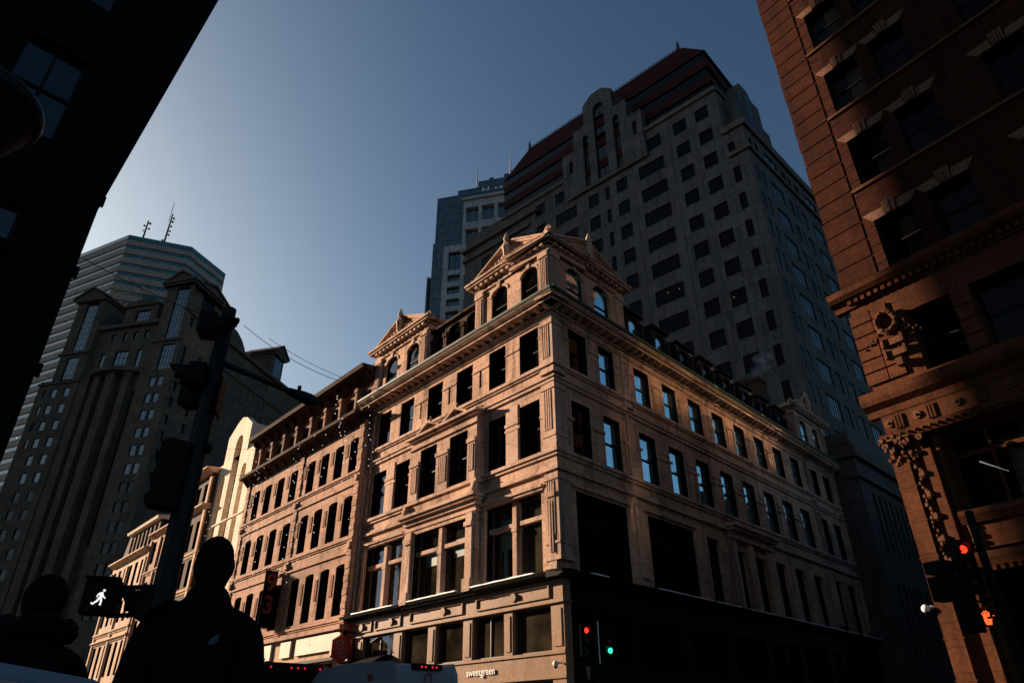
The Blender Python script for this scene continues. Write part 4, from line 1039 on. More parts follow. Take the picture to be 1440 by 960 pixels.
    m.prism(T2, [(8.5, 52)] + [(13.5 - 5 * math.cos(math.pi * i / n), 52 + 5.0 * math.sin(math.pi * i / n)) for i in range(n + 1)], -14, -3); m.build('vaulted_roof', 'spandrel', r)
    a, b = T.w(.2, -1.2, 0), T.w(19.6, -1.2, 0); c, d = T.w(19.6, -33, 0), T2.w(33.8, -.8, 0); e = T2.w(.5, -.8, 0)
    m = MB(); m.plan([(a.x, a.y), (b.x, b.y), (c.x, c.y), (d.x, d.y)], .1, T.w(0, 0, 41.5).z); m.build('tower_body', 'spandrel', r)
    b = T.w(18.0, -1.2, 0); c = T.w(18.0, -33, 0)
    m = MB(); m.plan([(a.x, a.y), (b.x, b.y), (c.x, c.y), (d.x, d.y)], T.w(0, 0, 41.5).z, T.w(0, 0, 50.25).z); m.build('tower_body', 'spandrel', r)
gabled_tower()

# ================================================================== STRIPED OCTAGONAL TOWER
def striped_tower():
    k = 1.5; h = H + (120 - H) * k
    P = [(-129.5, 159.3), (-104.56, 147.46), (-89.71, 153.02), (-85.14, 166.12), (-93, 182), (-116, 190), (-136, 178)]
    P = [(x * k, y * k) for x, y in P]
    r = thing('striped_tower', (-150, 230, .1), 'very tall octagonal tower banded in grey stone and teal glass, with rooftop aerials', 'skyscraper')
    cx, cy = sum(p[0] for p in P) / 7, sum(p[1] for p in P) / 7
    def sc(f): return [(cx + (x - cx) * f, cy + (y - cy) * f) for x, y in P]
    m = MB(); m.plan(sc(.985), .1, h - 2); m.build('glazing', 'glass_teal', r)
    m = MB(); z = h - 2.2; i = 0
    while z > 40 and i < 32: m.plan(P, z - 2.5, z); z -= 4.35; i += 1
    m.plan(P, .1, z - 4); m.build('stone_bands', 'stripe_stone', r)
    m = MB(); m.plan(sc(1.004), h - 2.0, h - .1); m.build('crown', 'glass_teal', r)
    m = MB(); A = Vector((*P[1], h)); B = Vector((*P[2], h)); n_ = Vector((cx, cy, h))
    def mast(p, hh, dishes):
        p = Vector(p); m = MB(); m.tube([p, p + Vector((0, 0, hh))], [.4, .25], 6)
        for z_, a, rr in dishes:
            q_ = p + Vector((math.cos(a) * 1.1, math.sin(a) * 1.1, z_)); m.tube([p + Vector((0, 0, z_)), q_], .12, 5); m.ball(q_, rr * .62, 6)
        return tag(m.build('roof_aerial', 'black_metal', r))
    mast(A.lerp(B, .18) + (n_ - A) * .06 - Vector((0, 0, 1)), 11, [(9.5, 0, .9), (8.5, 3.1, .8), (6, 3, .6), (10.5, 1.5, .7), (7, .3, .8)])
    mast(A.lerp(B, .52) + (n_ - A) * .06 - Vector((0, 0, 1)), 17, [(14.5, 0, .8), (12.5, -.2, .9), (10, -.2, .8), (7.5, -.2, .8), (5.5, -.2, .8), (3, 3, .8), (15.5, 1, .6)])
    m = MB(); p = A.lerp(B, .52) + (n_ - A) * .06; m.tube([p + Vector((-.8, 0, 12)), p + Vector((-.8, 0, 22))], .12, 5); m.build('roof_aerial', 'black_metal', r)
masonry('stripe_stone', (.32, .28, .25), var=.1, stain=.1, fine=1)
striped_tower()

# ================================================================== UNSEEN SLAB ADDED BEHIND THE DARK BUILDING TO SHADE THE GREY TOWER
def plain_tower(name, label, F, w, dep, top, mat, gm, nu, nz, cat='office tower', z0=6, win=.55):
    r = thing(name, F.base(w / 2), label, cat)
    hs = []
    pu, pz = w / nu, (top - z0 - 2) / nz
    for i in range(nu):
        for j in range(nz): hs.append((i * pu + pu * (1 - win) / 2, i * pu + pu * (1 + win) / 2, z0 + j * pz + pz * .22, z0 + j * pz + pz * .78))
    m = MB(); wall(m, F, 0, w, .1, top, hs, 0, .3); m.build('front_wall', mat, r)
    m = MB()
    for h in hs: m.box(F, h[0], h[1], -.32, -.3, h[2], h[3])
    tag(m.build('windows', gm, r), kind='stuff')
    m = MB(); m.box(F, 0.01, w - .01, -dep, -.34, .1, top - .02); m.build('tower_body', mat, r)
    m = MB(); m.box(F, -.3, w + .3, -dep - .3, .35, top - .9, top + .3); m.build('cornice', mat, r)
    return r
c = azd(-46.6) * 215
plain_tower('shading_slab', 'unseen grey slab added behind the dark building at the left to shade the red-roofed tower', Fr((c.x, c.y), azd(44), 1), 26, 34, 190, 'grey_granite', 'glass_tower', 8, 44)

# ================================================================== BUILDINGS FACING THE SIDE STREET (seen in the window reflections)
Q = Vector((11.58735739, 19.86789241)); db = azd(-36.0430)
qd2 = Vector((d2.x, d2.y)); SB = Fr((Q.x + .3, Q.y + .3), qd2, 1)
plain_tower('brick_loft_building', 'low pale loft building farther down the side street, opposite the sandstone side wall', Fr(tuple(Q + qd2 * 19.5 + Vector((.7247, -.689)) * .5), qd2, 1), 16, 14, 15.5, 'limestone_back', 'glass_tower', 6, 4, 'building')
plain_tower('pale_corner_building', 'taller pale stone building at the far end of the side street', Fr(tuple(Q + qd2 * 36 + Vector((.7247, -.689)) * .5), qd2, 1), 26, 14, 20.5, 'limestone_back', 'glass_tower', 8, 5, 'building')

# ================================================================== BRICK CORNER BUILDING (right)
def brick_building():
    F = Fr((Q.x, Q.y), db, 1)          # u = 0 at the corner, negative u runs to the right
    r = thing('red_brick_building', F.base(-8), 'red brick building with splayed stone window heads and carved brownstone base, right edge', 'building')
    U = -17.0; bot, top = 14.75, 34
    rowz = [(14.42, 16.4), (18.0, 20.15), (21.7, 23.82), (25.42, 27.5), (29.1, 31.2)]
    cols = [(-2.95, -1.66), (-4.75, -3.45), (-7.5, -6.35), (-9.3, -8.1), (-11.6, -10.4), (-13.4, -12.2)]
    hs = [(a, b, z0, z1) for z0, z1 in rowz for a, b in cols]
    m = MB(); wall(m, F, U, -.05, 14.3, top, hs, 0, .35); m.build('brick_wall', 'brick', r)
    for h in hs: window(F, r, h, 0, .32, 'dark_frame', 'glass_room', ('h',), .07)
    # courses cut by deep joints: every sixth course stands proud at the corner
    m = MB(); z = 14.5
    while z < top:
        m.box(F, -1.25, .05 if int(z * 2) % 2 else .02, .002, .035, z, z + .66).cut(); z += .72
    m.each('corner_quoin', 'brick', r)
    m = MB()
    for z0, z1 in rowz: m.box(F, -15, -1.3, .004, .09, z0 - .12, z0).cut()
    m.each('window_sill', 'carved_brownstone', r)
    m = MB()
    for z0, z1 in rowz:          # joints between the brick bands
        for k in range(5):
            z = z0 + .35 + k * .72
            u = -1.66
            m.box(F, -1.66, -.05, .001, .012, z, z + .03)
    m.build('band_joint', 'black_metal', r)
    m = MB()
    for a, b, z0, z1 in hs:
        um = (a + b) / 2
        for s_ in (-1, 1):
            m.prism(F, [(um + s_ * .2, z1), (um + s_ * .6, z1), (um + s_ * .82, z1 + .36), (um + s_ * .24, z1 + .36)], .002, .05)
            m.prism(F, [(um + s_ * .61, z1), (um + s_ * .66, z1), (um + s_ * .92, z1 + .36), (um + s_ * .83, z1 + .36)], .002, .045)
        for k in range(5): m.prism(F, [(um - .16 + k * .07, z1 - .03), (um - .12 + k * .07, z1 - .03), (um - .14 + k * .085, z1 + .5), (um - .2 + k * .085, z1 + .5)], .002, .12 + .03 * (k == 2))
        m.cut()
    m.each('window_head', 'pale_lintel', r)
    # cornice between brick and brownstone
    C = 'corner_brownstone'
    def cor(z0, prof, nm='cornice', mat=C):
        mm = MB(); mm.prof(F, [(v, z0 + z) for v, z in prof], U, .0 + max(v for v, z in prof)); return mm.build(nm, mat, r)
    cor(13.6, [(-.2, 0), (.08, 0), (.1, .18), (.3, .3), (.42, .42), (.45, .62), (.38, .66), (-.2, .74)])
    m = MB()
    for i in range(70): u = -.1 - i * .235; m.box(F, u - .13, u, .08, .24, 13.68, 13.82)
    m.build('dentils', C, r)
    # carved zone with big openings
    big = [(-3.0, -1.72, 10.6, 12.7), (-5.5, -3.55, 10.6, 12.7), (-8.4, -6.4, 10.6, 12.7), (-11, -9, 10.6, 12.7)]
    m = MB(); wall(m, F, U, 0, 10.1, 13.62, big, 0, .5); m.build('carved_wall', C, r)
    for h in big: window(F, r, h, 0, .45, 'dark_frame', 'glass_room', ('h',), .08)
    m = MB()
    for k in range(6):
        z = 10.72 + k * .44
        for a, b in ((-.62, .06), (-1.18, -.66)): m.box(F, a, b, .002, .09, z, z + .38)
        m.cut()
    for k in range(4):
        z = 10.66 + k * .5; m.box(F, -3.52, -3.02, .002, .07, z, z + .45).cut()
    m.each('rusticated_block', C, r)
    m = MB()             # wreath with ribbons
    cu, cz = -1.1, 12.55
    for i in range(30):
        a = 2 * math.pi * i / 30
        m.ball(F.w(cu + .30 * math.cos(a), .22 + random.uniform(0, .08), cz + .34 * math.sin(a)), random.uniform(.055, .085), 6)
        if i % 3 == 0: m.ball(F.w(cu + .36 * math.cos(a), .16, cz + .41 * math.sin(a)), .06, 5)
    pts = [F.w(cu + .3 * math.cos(a), .18, cz + .34 * math.sin(a)) for a in [2 * math.pi * i / 24 for i in range(25)]]; m.tube(pts, .1, 6)
    for s_ in (-1, 1):
        for k in range(6): m.ball(F.w(cu + s_ * (.4 + k * .1), .12, cz - .3 - .05 * k - .08 * (k % 2)), .07 - .005 * k, 6)
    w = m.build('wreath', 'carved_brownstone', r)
    m = MB()
    for z in (11.75, 11.35):
        m.box(F, -1.35, -.85, .002, .18, z, z + .22).box(F, -1.45, -1.37, .002, .26, z - .04, z + .26).box(F, -.83, -.75, .002, .26, z - .04, z + .26)
    m.box(F, -1.25, -1.05, .002, .3, 10.95, 11.2).cut()
    m.each('carved_cartouche', 'carved_brownstone', r)
    cor(9.95, [(-.2, -.3), (.06, -.3), (.1, -.1), (.3, .05), (.36, .2), (.34, .45), (.2, .5), (-.2, .6)])
    # frieze with triglyphs
    m = MB(); m.box(F, U, 0.0, -.4, .03, 9.0, 9.7); m.build('frieze', C, r)
    m = MB()
    for u in (-.55, -1.5, -2.9, -4.3, -5.7, -7.1):
        for k in range(3): m.box(F, u - .09 + k * .1, u - .03 + k * .1, .03, .09, 9.12, 9.55)
        m.cut()
    m.each('triglyph', C, r)
    m = MB()
    for u in (-.2, -1.05, -2.2, -3.6): m.tube([F.w(u, .03, 9.35), F.w(u, .09, 9.35)], .13, 12); m.ball(F.w(u, .1, 9.35), .06, 6); m.cut()
    m.each('rosette', 'carved_brownstone', r)
    cor(8.9, [(-.2, -.12), (.08, -.12), (.16, .04), (.16, .12), (-.2, .12)], 'architrave')
    m = MB(); 
    for i in range(60): u = -.05 - i * .22; m.ball(F.w(u, .17, 8.9), .05, 5)
    m.build('bead_moulding', 'carved_brownstone', r)
    # corner pilaster with capital, carved garland, pier, dark openings
    m = MB(); m.box(F, -.46, .02, -.3, .12, .1, 8.4).box(F, -1.12, -.86, -.2, .05, .1, 8.3); m.box(F, -.86, -.46, -.3, -.1, .1, 8.8)
    for z in (1.2, 2.2, 3.2, 4.2, 5.3, 6.3, 7.3): m.box(F, -.5, .05, -.3, .13, z, z + .03)
    m.build('corner_pilaster', C, r)
    m = MB()
    for k in range(26):
        z = 5.1 + k * .125; m.ball(F.w(-.62 - random.uniform(-.07, .07), .02, z), random.uniform(.06, .1), 6)
        if k % 5 == 0: m.ball(F.w(-.74, .06, z), .13, 6)
    m.build('carved_garland', 'carved_brownstone', r)
    m = MB()
    random.seed(3)
    for k in range(34):
        t = random.random(); z = 8.0 + .85 * t; u = -.3 + random.uniform(-.42, .42) * (.7 + .5 * t)
        m.ball(F.w(u, .1 + .18 * t, z), random.uniform(.05, .1), 6)
    for u in (.02, -.62, -1.0):
        m.tube([F.w(u + .1 * math.cos(a) * (1 - a / 14), .25, 8.62 + .1 * math.sin(a) * (1 - a / 14)) for a in [k * .6 for k in range(18)]], .035, 5)
    m.box(F, -.75, .14, -.2, .3, 8.74, 8.8)
    m.build('leafy_capital', 'carved_brownstone', r)
    m = MB()
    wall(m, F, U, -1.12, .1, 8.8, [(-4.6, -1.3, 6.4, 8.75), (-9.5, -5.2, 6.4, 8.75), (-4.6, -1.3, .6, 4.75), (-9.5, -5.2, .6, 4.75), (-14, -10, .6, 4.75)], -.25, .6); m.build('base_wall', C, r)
    for h in ((-4.6, -1.3, 6.4, 8.75), (-9.5, -5.2, 6.4, 8.75)):
        o = window(F, r, h, -.25, .5, C, 'glass_dark', ('v3', 't'), .12)
    for h in ((-4.6, -1.3, .6, 4.75), (-9.5, -5.2, .6, 4.75), (-14, -10, .6, 4.75)): window(F, r, h, -.25, .5, 'dark_frame', 'glass_dark', ('v2',), .1)
    m = MB(); m.prof(F, [(-.2, 5.95), (.2, 5.95), (.3, 6.15), (.25, 6.3), (-.2, 6.35)], U, -1.35); m.build('sill_cornice', C, r)
    m = MB(); m.box(F, U, -1.5, -.24, .08, 5.3, 5.95); m.build('panel_band', C, r)
    m = MB(); m.prof(F, [(-.2, 4.8), (.1, 4.85), (.2, 5.05), (.2, 5.2), (-.2, 5.28)], U, -1.35); m.build('shop_cornice', C, r)
    m = MB()
    for i in range(50): u = -1.5 - i * .2; m.box(F, u - .1, u, .05, .16, 4.72, 4.83)
    m.build('dentils', C, r)
    m = MB()
    for k in range(16): m.ball(F.w(-1.55 + random.uniform(-.12, .12), .12, 5.2 + k * .06), .09, 6)
    m.build('carved_console', 'carved_brownstone', r)
    # glowing streak standing in for a reflection in the first large window
    m = MB(); p = F.w(-2.0, -.68, 7.75); q_ = F.w(-2.6, -.68, 7.3); m.tube([p, q_], [.028, .006], 6); m.build('reflection_streak', 'streak_glow', r)
    # side wall on the side street
    G = Fr((Q.x, Q.y), qd2, 1)
    hs = [(2.6 + i * 2.05, 3.75 + i * 2.05, z0, z1) for i in range(8) for z0, z1 in [(14.4, 16.4), (17.6, 19.4), (20.4, 22.6), (25.4, 27.5), (29.1, 31.2), (10.6, 12.7), (6.4, 8.7)]] + [(.25, .6, 12.0, 15.6), (.25, .6, 16.2, 19.6), (.25, .6, 20.2, 24.6)]
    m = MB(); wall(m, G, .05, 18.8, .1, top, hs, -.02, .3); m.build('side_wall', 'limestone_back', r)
    for h in hs: window(G, r, h, -.02, .08, 'dark_frame', 'glass_mirror' if h[2] > 20 or h[0] < 1 else 'glass_tower', ('h',), .05)
    m = MB(); m.box(G, 0.4, 19, -.4, .4, top, top + .8).box(F, U, .4, -.5, .4, top, top + .8).cut(); m.each('roof_cornice', C, r)
    a = F.w(-1.3, -1.1, 0); b = F.w(U, -1.1, 0); c_ = b + Vector((qd2.x, qd2.y, 0)) * 17; d = G.w(18.7, -.6, 0)
    m = MB(); m.plan([(a.x, a.y), (b.x, b.y), (c_.x, c_.y), (d.x, d.y)], .1, top - .05); m.build('building_body', 'rubble_wall', r)
masonry('pale_lintel', (.17, .09, .06), var=.15, stain=.3)
brick_building()

# ================================================================== DARK BUILDING (upper left)
BL = 39.5
def dark_building():
    E = (-12.38232464, 15.70598728); dz = H + (0.1 - H)
    A = Fr(E, d2, -1)                 # face towards the camera; negative u runs left
    B = Fr(E, d1, -1)
    r = thing('dark_corner_building', (E[0], E[1], .1), 'unlit black stone building across the upper left corner, with one large four-pane window', 'building')
    top = 52
    hs = []
    for i in range(4):
        for z0, z1 in ((16.4, 19.9), (22.4, 25.9), (28.4, 31.9), (34.4, 37.9), (10.4, 13.9), (4.4, 8)):
            hs.append((-3.3 - i * 4.4, -1.56 - i * 4.4, z0, z1))
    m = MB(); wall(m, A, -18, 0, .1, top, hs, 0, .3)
    # leaning corner pier that widens with height
    m.prism(A, [(0, .1), (.04, 14.77), (1.33, 26.3), (3.6, 46), (3.6, top), (0, top)], -1.2, -.002)
    m.build('front_wall', 'black_stone', r)
    for h in hs: window(A, r, h, 0, .28, 'dark_frame', 'glass_dim', ('v2', 'h'), .11)
    m = MB()
    for z in (14.9, 12.3, 9.2): m.box(A, -18, .12, .003, .12, z, z + .35).cut()
    for z in (20.9, 26.9, 32.9): m.box(A, -18, -.2, .003, .1, z, z + .25).cut()
    m.each('string_course', 'black_stone', r)
    bs = [(2.5 + i * 4.2, 4.4 + i * 4.2, z0, z0 + 3.2) for i in range(8) for z0 in (4.4, 10.4, 16.4, 22.4, 28.4, 34.4)]
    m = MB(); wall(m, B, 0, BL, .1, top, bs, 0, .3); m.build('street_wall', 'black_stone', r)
    for h in bs: window(B, r, h, 0, .28, 'dark_frame', 'glass_dark', ('h',), .1)
    a = A.w(-.4, -.5, 0); b = A.w(-18, -.5, 0); e = B.w(BL, -.4, 0); c_ = e + (b - a)
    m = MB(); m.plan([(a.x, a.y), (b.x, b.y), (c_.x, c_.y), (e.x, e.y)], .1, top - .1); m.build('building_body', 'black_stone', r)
dark_building()

# ================================================================== STREET FURNITURE
V = Vector
FACE = V((0, -1, 0))
def fr_at(p, deg):
    """upright local frame at p: x right, y = facing direction deg (azimuth), z up"""
    y = V((math.sin(R(deg)), math.cos(R(deg)), 0)); x = V((y.y, -y.x, 0)); p = V(p)
    return lambda a, b, c: p + x * a + y * b + V((0, 0, c))
def lbox(m, L, x0, x1, y0, y1, z0, z1):
    c = lambda a, b, d: L((x0, x1)[a], (y0, y1)[b], (z0, z1)[d])
    for k in ([(0,1,0),(1,1,0),(1,1,1),(0,1,1)], [(1,0,0),(0,0,0),(0,0,1),(1,0,1)], [(0,0,0),(0,1,0),(0,1,1),(0,0,1)],
              [(1,1,0),(1,0,0),(1,0,1),(1,1,1)], [(0,1,1),(1,1,1),(1,0,1),(0,0,1)], [(0,0,0),(1,0,0),(1,1,0),(0,1,0)]):
        m.face([c(*t) for t in k])
    return m
def signal_head(p, deg, lit, root, off=True, w=.34, n=3, plate=False, lr=.1):
    """three-lens head hanging from its top centre p; deg = direction the lenses face"""
    L = fr_at(p, deg); st = .30 * (w / .34); hh = st * n + .06
    m = MB(); lbox(m, L, -w / 2, w / 2, -.2, 0, -hh, 0)
    if plate: lbox(m, L, -w / 2 - .13, w / 2 + .13, -.03, -.01, -hh - .13, .13)
    hd = m.build('signal_head', 'black_metal', root, bevel=.02)
    for i in range(n):
        z = -.03 - st / 2 - i * st; lr2 = lr
        nm = ['red', 'amber', 'green'][i]
        mt = {'red': 'lamp_red' if lit == 'red' else 'off_red', 'amber': 'off_amber', 'green': 'lamp_green' if lit == 'green' else 'off_green'}[nm]
        m = MB(); rings = [(1, .0), (.85, .03), (.5, .05), (.02, .06)]
        m.tube([L(0, d + .002, z) for f, d in rings], [lr2 * f for f, d in rings], 16); m.build(nm + '_lens', mt, hd, smooth=True)
        m = MB(); k = 14      # open visor
        for j in range(k):
            a0, a1 = -.25 * math.pi + 1.5 * math.pi * j / k, -.25 * math.pi + 1.5 * math.pi * (j + 1) / k
            rr = lr2 * 1.2; dp = lambda a: .12 + .12 * max(0, math.sin(a))
            m.face([L(rr * math.cos(a0), 0, z + rr * math.sin(a0)), L(rr * math.cos(a1), 0, z + rr * math.sin(a1)), L(rr * math.cos(a1), dp(a1), z + rr * math.sin(a1)), L(rr * math.cos(a0), dp(a0), z + rr * math.sin(a0))])
            r2 = rr * 1.06
            m.face([L(r2 * math.cos(a0), 0, z + r2 * math.sin(a0)), L(r2 * math.cos(a0), dp(a0), z + r2 * math.sin(a0)), L(r2 * math.cos(a1), dp(a1), z + r2 * math.sin(a1)), L(r2 * math.cos(a1), 0, z + r2 * math.sin(a1))])
        m.build('visor', 'black_metal', hd)
    return hd
def flat_shape(L, polys, mat, root, name, d0=.004, d1_=.012):
    m = MB()
    for pts in polys:
        m.face([L(x, d1_, z) for x, z in pts]); m.face([L(x, d0, z) for x, z in reversed(pts)])
        for a, b in zip(pts, pts[1:] + pts[:1]): m.face([L(a[0], d1_, a[1]), L(a[0], d0, a[1]), L(b[0], d0, b[1]), L(b[0], d1_, b[1])])
    return m.build(name, mat, root)
def disc(cx, cz, r, n=12): return [(cx + r * math.cos(2 * math.pi * i / n), cz + r * math.sin(2 * math.pi * i / n)) for i in range(n)]
def ped_head(p, deg, sym, root, sc=1.0):
    L = fr_at(p, deg); w = .23 * sc
    w *= .7; m = MB(); lbox(m, L, -w, w, -.2, 0, -w * .9, w).face([L(-w, 0, w), L(w, 0, w), L(w, .12, w + .02), L(-w, .12, w + .02)])
    hd = m.build('walk_signal_head', 'black_metal', root, bevel=.015)
    # x is to the viewer's left when facing it, so shapes are mirrored in x
    if sym == 'walk':
        k = w * .53
        P = [disc(-.26 * k, .80 * k, .13 * k),
             [(-.20*k, .62*k), (-.02*k, .60*k), (.12*k, .45*k), (.05*k, .05*k), (-.2*k, .0*k), (-.26*k, .40*k)],
             [(.02*k, .60*k), (.30*k, .40*k), (.38*k, .08*k), (.28*k, .05*k), (.2*k, .32*k), (.0*k, .42*k)],
             [(-.2*k, .56*k), (-.36*k, .2*k), (-.58*k, .02*k), (-.52*k, -.08*k), (-.26*k, .1*k), (-.12*k, .4*k)],
             [(-.2*k, .1*k), (-.02*k, .05*k), (-.12*k, -.35*k), (-.1*k, -.78*k), (-.27*k, -.8*k), (-.3*k, -.3*k)],
             [(-.05*k, .12*k), (.1*k, .1*k), (.3*k, -.3*k), (.62*k, -.58*k), (.72*k, -.46*k), (.8*k, -.62*k), (.58*k, -.76*k), (.15*k, -.42*k), (-.12*k, .0)]]
        flat_shape(L, P, 'lamp_white', hd, 'walking_figure')
    else:
        k = w * .98
        P = [[(-.34*k, -.85*k), (.3*k, -.85*k), (.42*k, -.3*k), (.38*k, .12*k), (-.36*k, .12*k), (-.46*k, -.2*k)],
             [(.22*k, .1*k), (.38*k, .1*k), (.5*k, .62*k), (.36*k, .66*k)], [(.04*k, .1*k), (.2*k, .1*k), (.24*k, .84*k), (.1*k, .86*k)],
             [(-.15*k, .1*k), (.01*k, .1*k), (-.01*k, .9*k), (-.15*k, .9*k)], [(-.35*k, .1*k), (-.18*k, .1*k), (-.26*k, .74*k), (-.4*k, .72*k)],
             [(-.4*k, -.3*k), (-.3*k, -.45*k), (-.62*k, -.1*k), (-.9*k, .22*k), (-.76*k, .3*k), (-.5*k, .02*k)]]
        flat_shape(L, P, 'lamp_hand', hd, 'raised_hand')
    return hd
# ---- big dark lamp and signal pole at the left
PX, PY = -3.52, 7.19
r = thing('signal_pole', (PX, PY, .15), 'tall black signal and lamp pole beside the man, seen against the sunlit street', 'street pole')
m = MB(); m.tube([V((PX, PY, z)) for z in (.15, .5, .55, 1.2, 4.2, 5.75)], [.2, .2, .15, .125, .10, .08], 14); m.build('pole', 'pole_metal', r, smooth=True)
sx, sy = -.005, 0
dpole = V((d2.x, d2.y, 0))
arm0 = V((PX, PY, 5.02)); LUM = V((-2.63, 7.54, 4.74))
m = MB(); m.tube([arm0, arm0.lerp(LUM, .5) + V((0, 0, -.0)), LUM - V((.12, .05, -.03))], [.04, .034, .028], 8); m.build('lamp_arm', 'pole_metal', r, smooth=True)
m = MB(); ad = (LUM - arm0).normalized()
pr_ = [(-.14, .03), (-.1, .045), (-.03, .055), (.06, .072), (.17, .076), (.25, .06), (.29, .015)]
m.tube([LUM + ad * a for a, b in pr_], [b for a, b in pr_], 12); lh = m.build('lamp_head', 'pole_metal', r, smooth=True)
for v in lh.data.vertices: pass
m = MB(); p = LUM + ad * .02; m.tube([p + V((0, 0, .05)), p + V((0, 0, .12))], .025, 8); m.build('photocell', 'black_metal', lh)
signal_head((PX - .22, PY - .12, 3.93), -50, 'none', r, w=.26, plate=False, lr=.085)       # rear seen, large housing
signal_head((PX - .08, PY - .05, 5.62), 80, 'none', r, n=1, w=.26)
signal_head((PX - .25, PY - .1, 4.92), 200 + 60, 'none', r, n=1, w=.24)
signal_head((PX - .20, PY + .16, 4.75), 95, 'none', r, n=1, w=.22)
L = fr_at((PX + .12, PY, 4.32), 75)
m = MB(); lbox(m, L, -.18, .18, 0, .02, -.0, .42); m.build('sign_plate', 'black_metal', r)
m = MB(); m.ball((PX + .1, PY, 3.92), .07, 10); m.tube([(PX, PY, 3.98), (PX + .1, PY, 3.98)], .02, 6); m.build('detector_dome', 'black_metal', r, smooth=True)
WP = V((-3.995, 6.93, 2.30))
ped_head(WP, 162, 'walk', r)
m = MB()
for z in (2.43, 2.17): m.tube([V((PX, PY, z - .0)), V((-3.72, 7.12, z)), V((WP.x + .05, WP.y + .1, z - .02))], .022, 6); m.cut()
m.each('signal_bracket', 'black_metal', r)
ped_head(V((PX - .22, PY - .02, 2.22)), 255, 'none_', r, .9) if False else signal_head((PX - .2, PY, 2.45), 255, 'none', r, n=1, w=.3)
# ---- signals at the far corner, centre
def corner_pole(x, y, top, label, heads, arms=()):
    r = thing('signal_pole', (x, y, .15), label, 'traffic signal', 'traffic signals at the crossing')
    m = MB(); m.tube([V((x, y, z)) for z in (.15, .45, .5, top)], [.14, .14, .07, .06], 10); m.build('pole', 'black_metal', r, smooth=True)
    for h in heads:
        if h[0] == 's': signal_head(h[1], h[2], h[3], r, w=.28, lr=h[4] if len(h) > 4 else .072)
        else: ped_head(V(h[1]), h[2], h[3], r, h[4] if len(h) > 4 else 1)
        p = V(h[1]); m = MB(); z = p.z - (.1 if h[0] == 's' else 0); m.tube([V((x, y, z)), V((p.x, p.y, z))], .02, 6)
        if h[0] == 's': m.tube([V((x, y, z - .8)), V((p.x, p.y, z - .8))], .02, 6)
        m.build('signal_bracket', 'black_metal', r)
    return r
rc = corner_pole(2.25, 20.0, 4.0, 'far corner traffic signal showing red on one head and green on the other',
            [('s', (1.94, 19.88, 3.67), 168, 'red'), ('s', (2.56, 19.86, 3.66), 200, 'green')])
m = MB(); lbox(m, fr_at((2.26, 19.86, 3.25), 185), -.012, .012, 0, .03, -.55, .5); m.build('reflective_strip', 'camera_white', rc)
L = fr_at((1.95, 19.88, 2.48), 178); flat_shape(L, [[(-.03, -.16), (.04, -.16), (.06, .16), (-.05, .16)]], 'off_red', rc, 'dim_hand')
rr_ = corner_pole(7.24, 10.8, 4.15, 'dark traffic signal beside the brick building with one red light and a raised orange hand',
            [('s', (7.04, 10.93, 3.74), 195, 'red', .062), ('p', (7.06, 10.92, 2.58), 205, 'hand', .72)])
m = MB()
for z in (3.35, 3.12, 2.95): lbox(m, fr_at((6.72, 11.15, z), 240), -.16, .16, -.12, .16, -.09, .09)
m.build('side_signal_head', 'black_metal', rr_)
m = MB(); lbox(m, fr_at((6.95, 11.1, 2.9), 200), -.14, .16, -.1, .0, -.5, .25); m.build('control_box', 'black_metal', rr_)
# ---- red lantern top left
LX, LY = -3.13, 2.74
r = thing('lantern_post', (LX, LY, .15), 'dark red tapered street lantern on a black post at the left edge of the view', 'street lamp')
LF = Fr((LX, LY), (1, 0), 1)
m = MB(); m.lathe(LF, 0, 0, [(.13, 3.86), (.17, 3.95), (.34, 4.32), (.36, 4.36), (.33, 4.42), (.2, 4.5), (.05, 4.56), (.02, 4.66)], 24); m.build('lantern', 'lantern_red', r, smooth=True)
m = MB(); m.lathe(LF, 0, 0, [(.352, 4.30), (.362, 4.34), (.362, 4.37), (.352, 4.40)], 24); m.build('lantern_rim', 'pole_metal', r, smooth=True)
m = MB(); m.lathe(LF, 0, 0, [(.2, .15), (.2, .5), (.1, .7), (.065, 1.2), (.05, 3.3), (.09, 3.4), (.06, 3.5), (.14, 3.7), (.15, 3.86), (.1, 3.88)], 14); m.build('post', 'black_metal', r, smooth=True)

# ---- security cameras
def dome_camera(p, n, label, parent=None):
    p = V(p); n = V(n).normalized()
    r = thing('security_camera', p, label, 'security camera')
    m = MB(); m.tube([p, p + n * .25], .035, 8); m.tube([p + n * .02, p + n * .02 + V((0, 0, .001))], .0, 3) if False else None; m.build('wall_bracket', 'camera_white', r, smooth=True)
    m = MB(); m.ball(p + n * .32 + V((0, 0, -.04)), .11, 12); m.build('dome', 'camera_white', r, smooth=True)
    m = MB(); m.ball(p + n * .32 + V((0, 0, -.13)), .07, 10); m.build('lens_bubble', 'black_metal', r, smooth=True)
dome_camera(FL.w(.05, .13, 3.28), (-.74, -.67, 0), 'white dome security camera on the corner of the shopfront')
BF = Fr((Q.x, Q.y), db, 1)
dome_camera(BF.w(0.02, -.05, 4.05), (-.75, .1, 0), 'white dome security camera on the left edge of the brownstone pier')
dome_camera(BF.w(-.5, .13, 4.2), (-.3, -.8, 0), 'white dome security camera on the front of the brownstone pier')

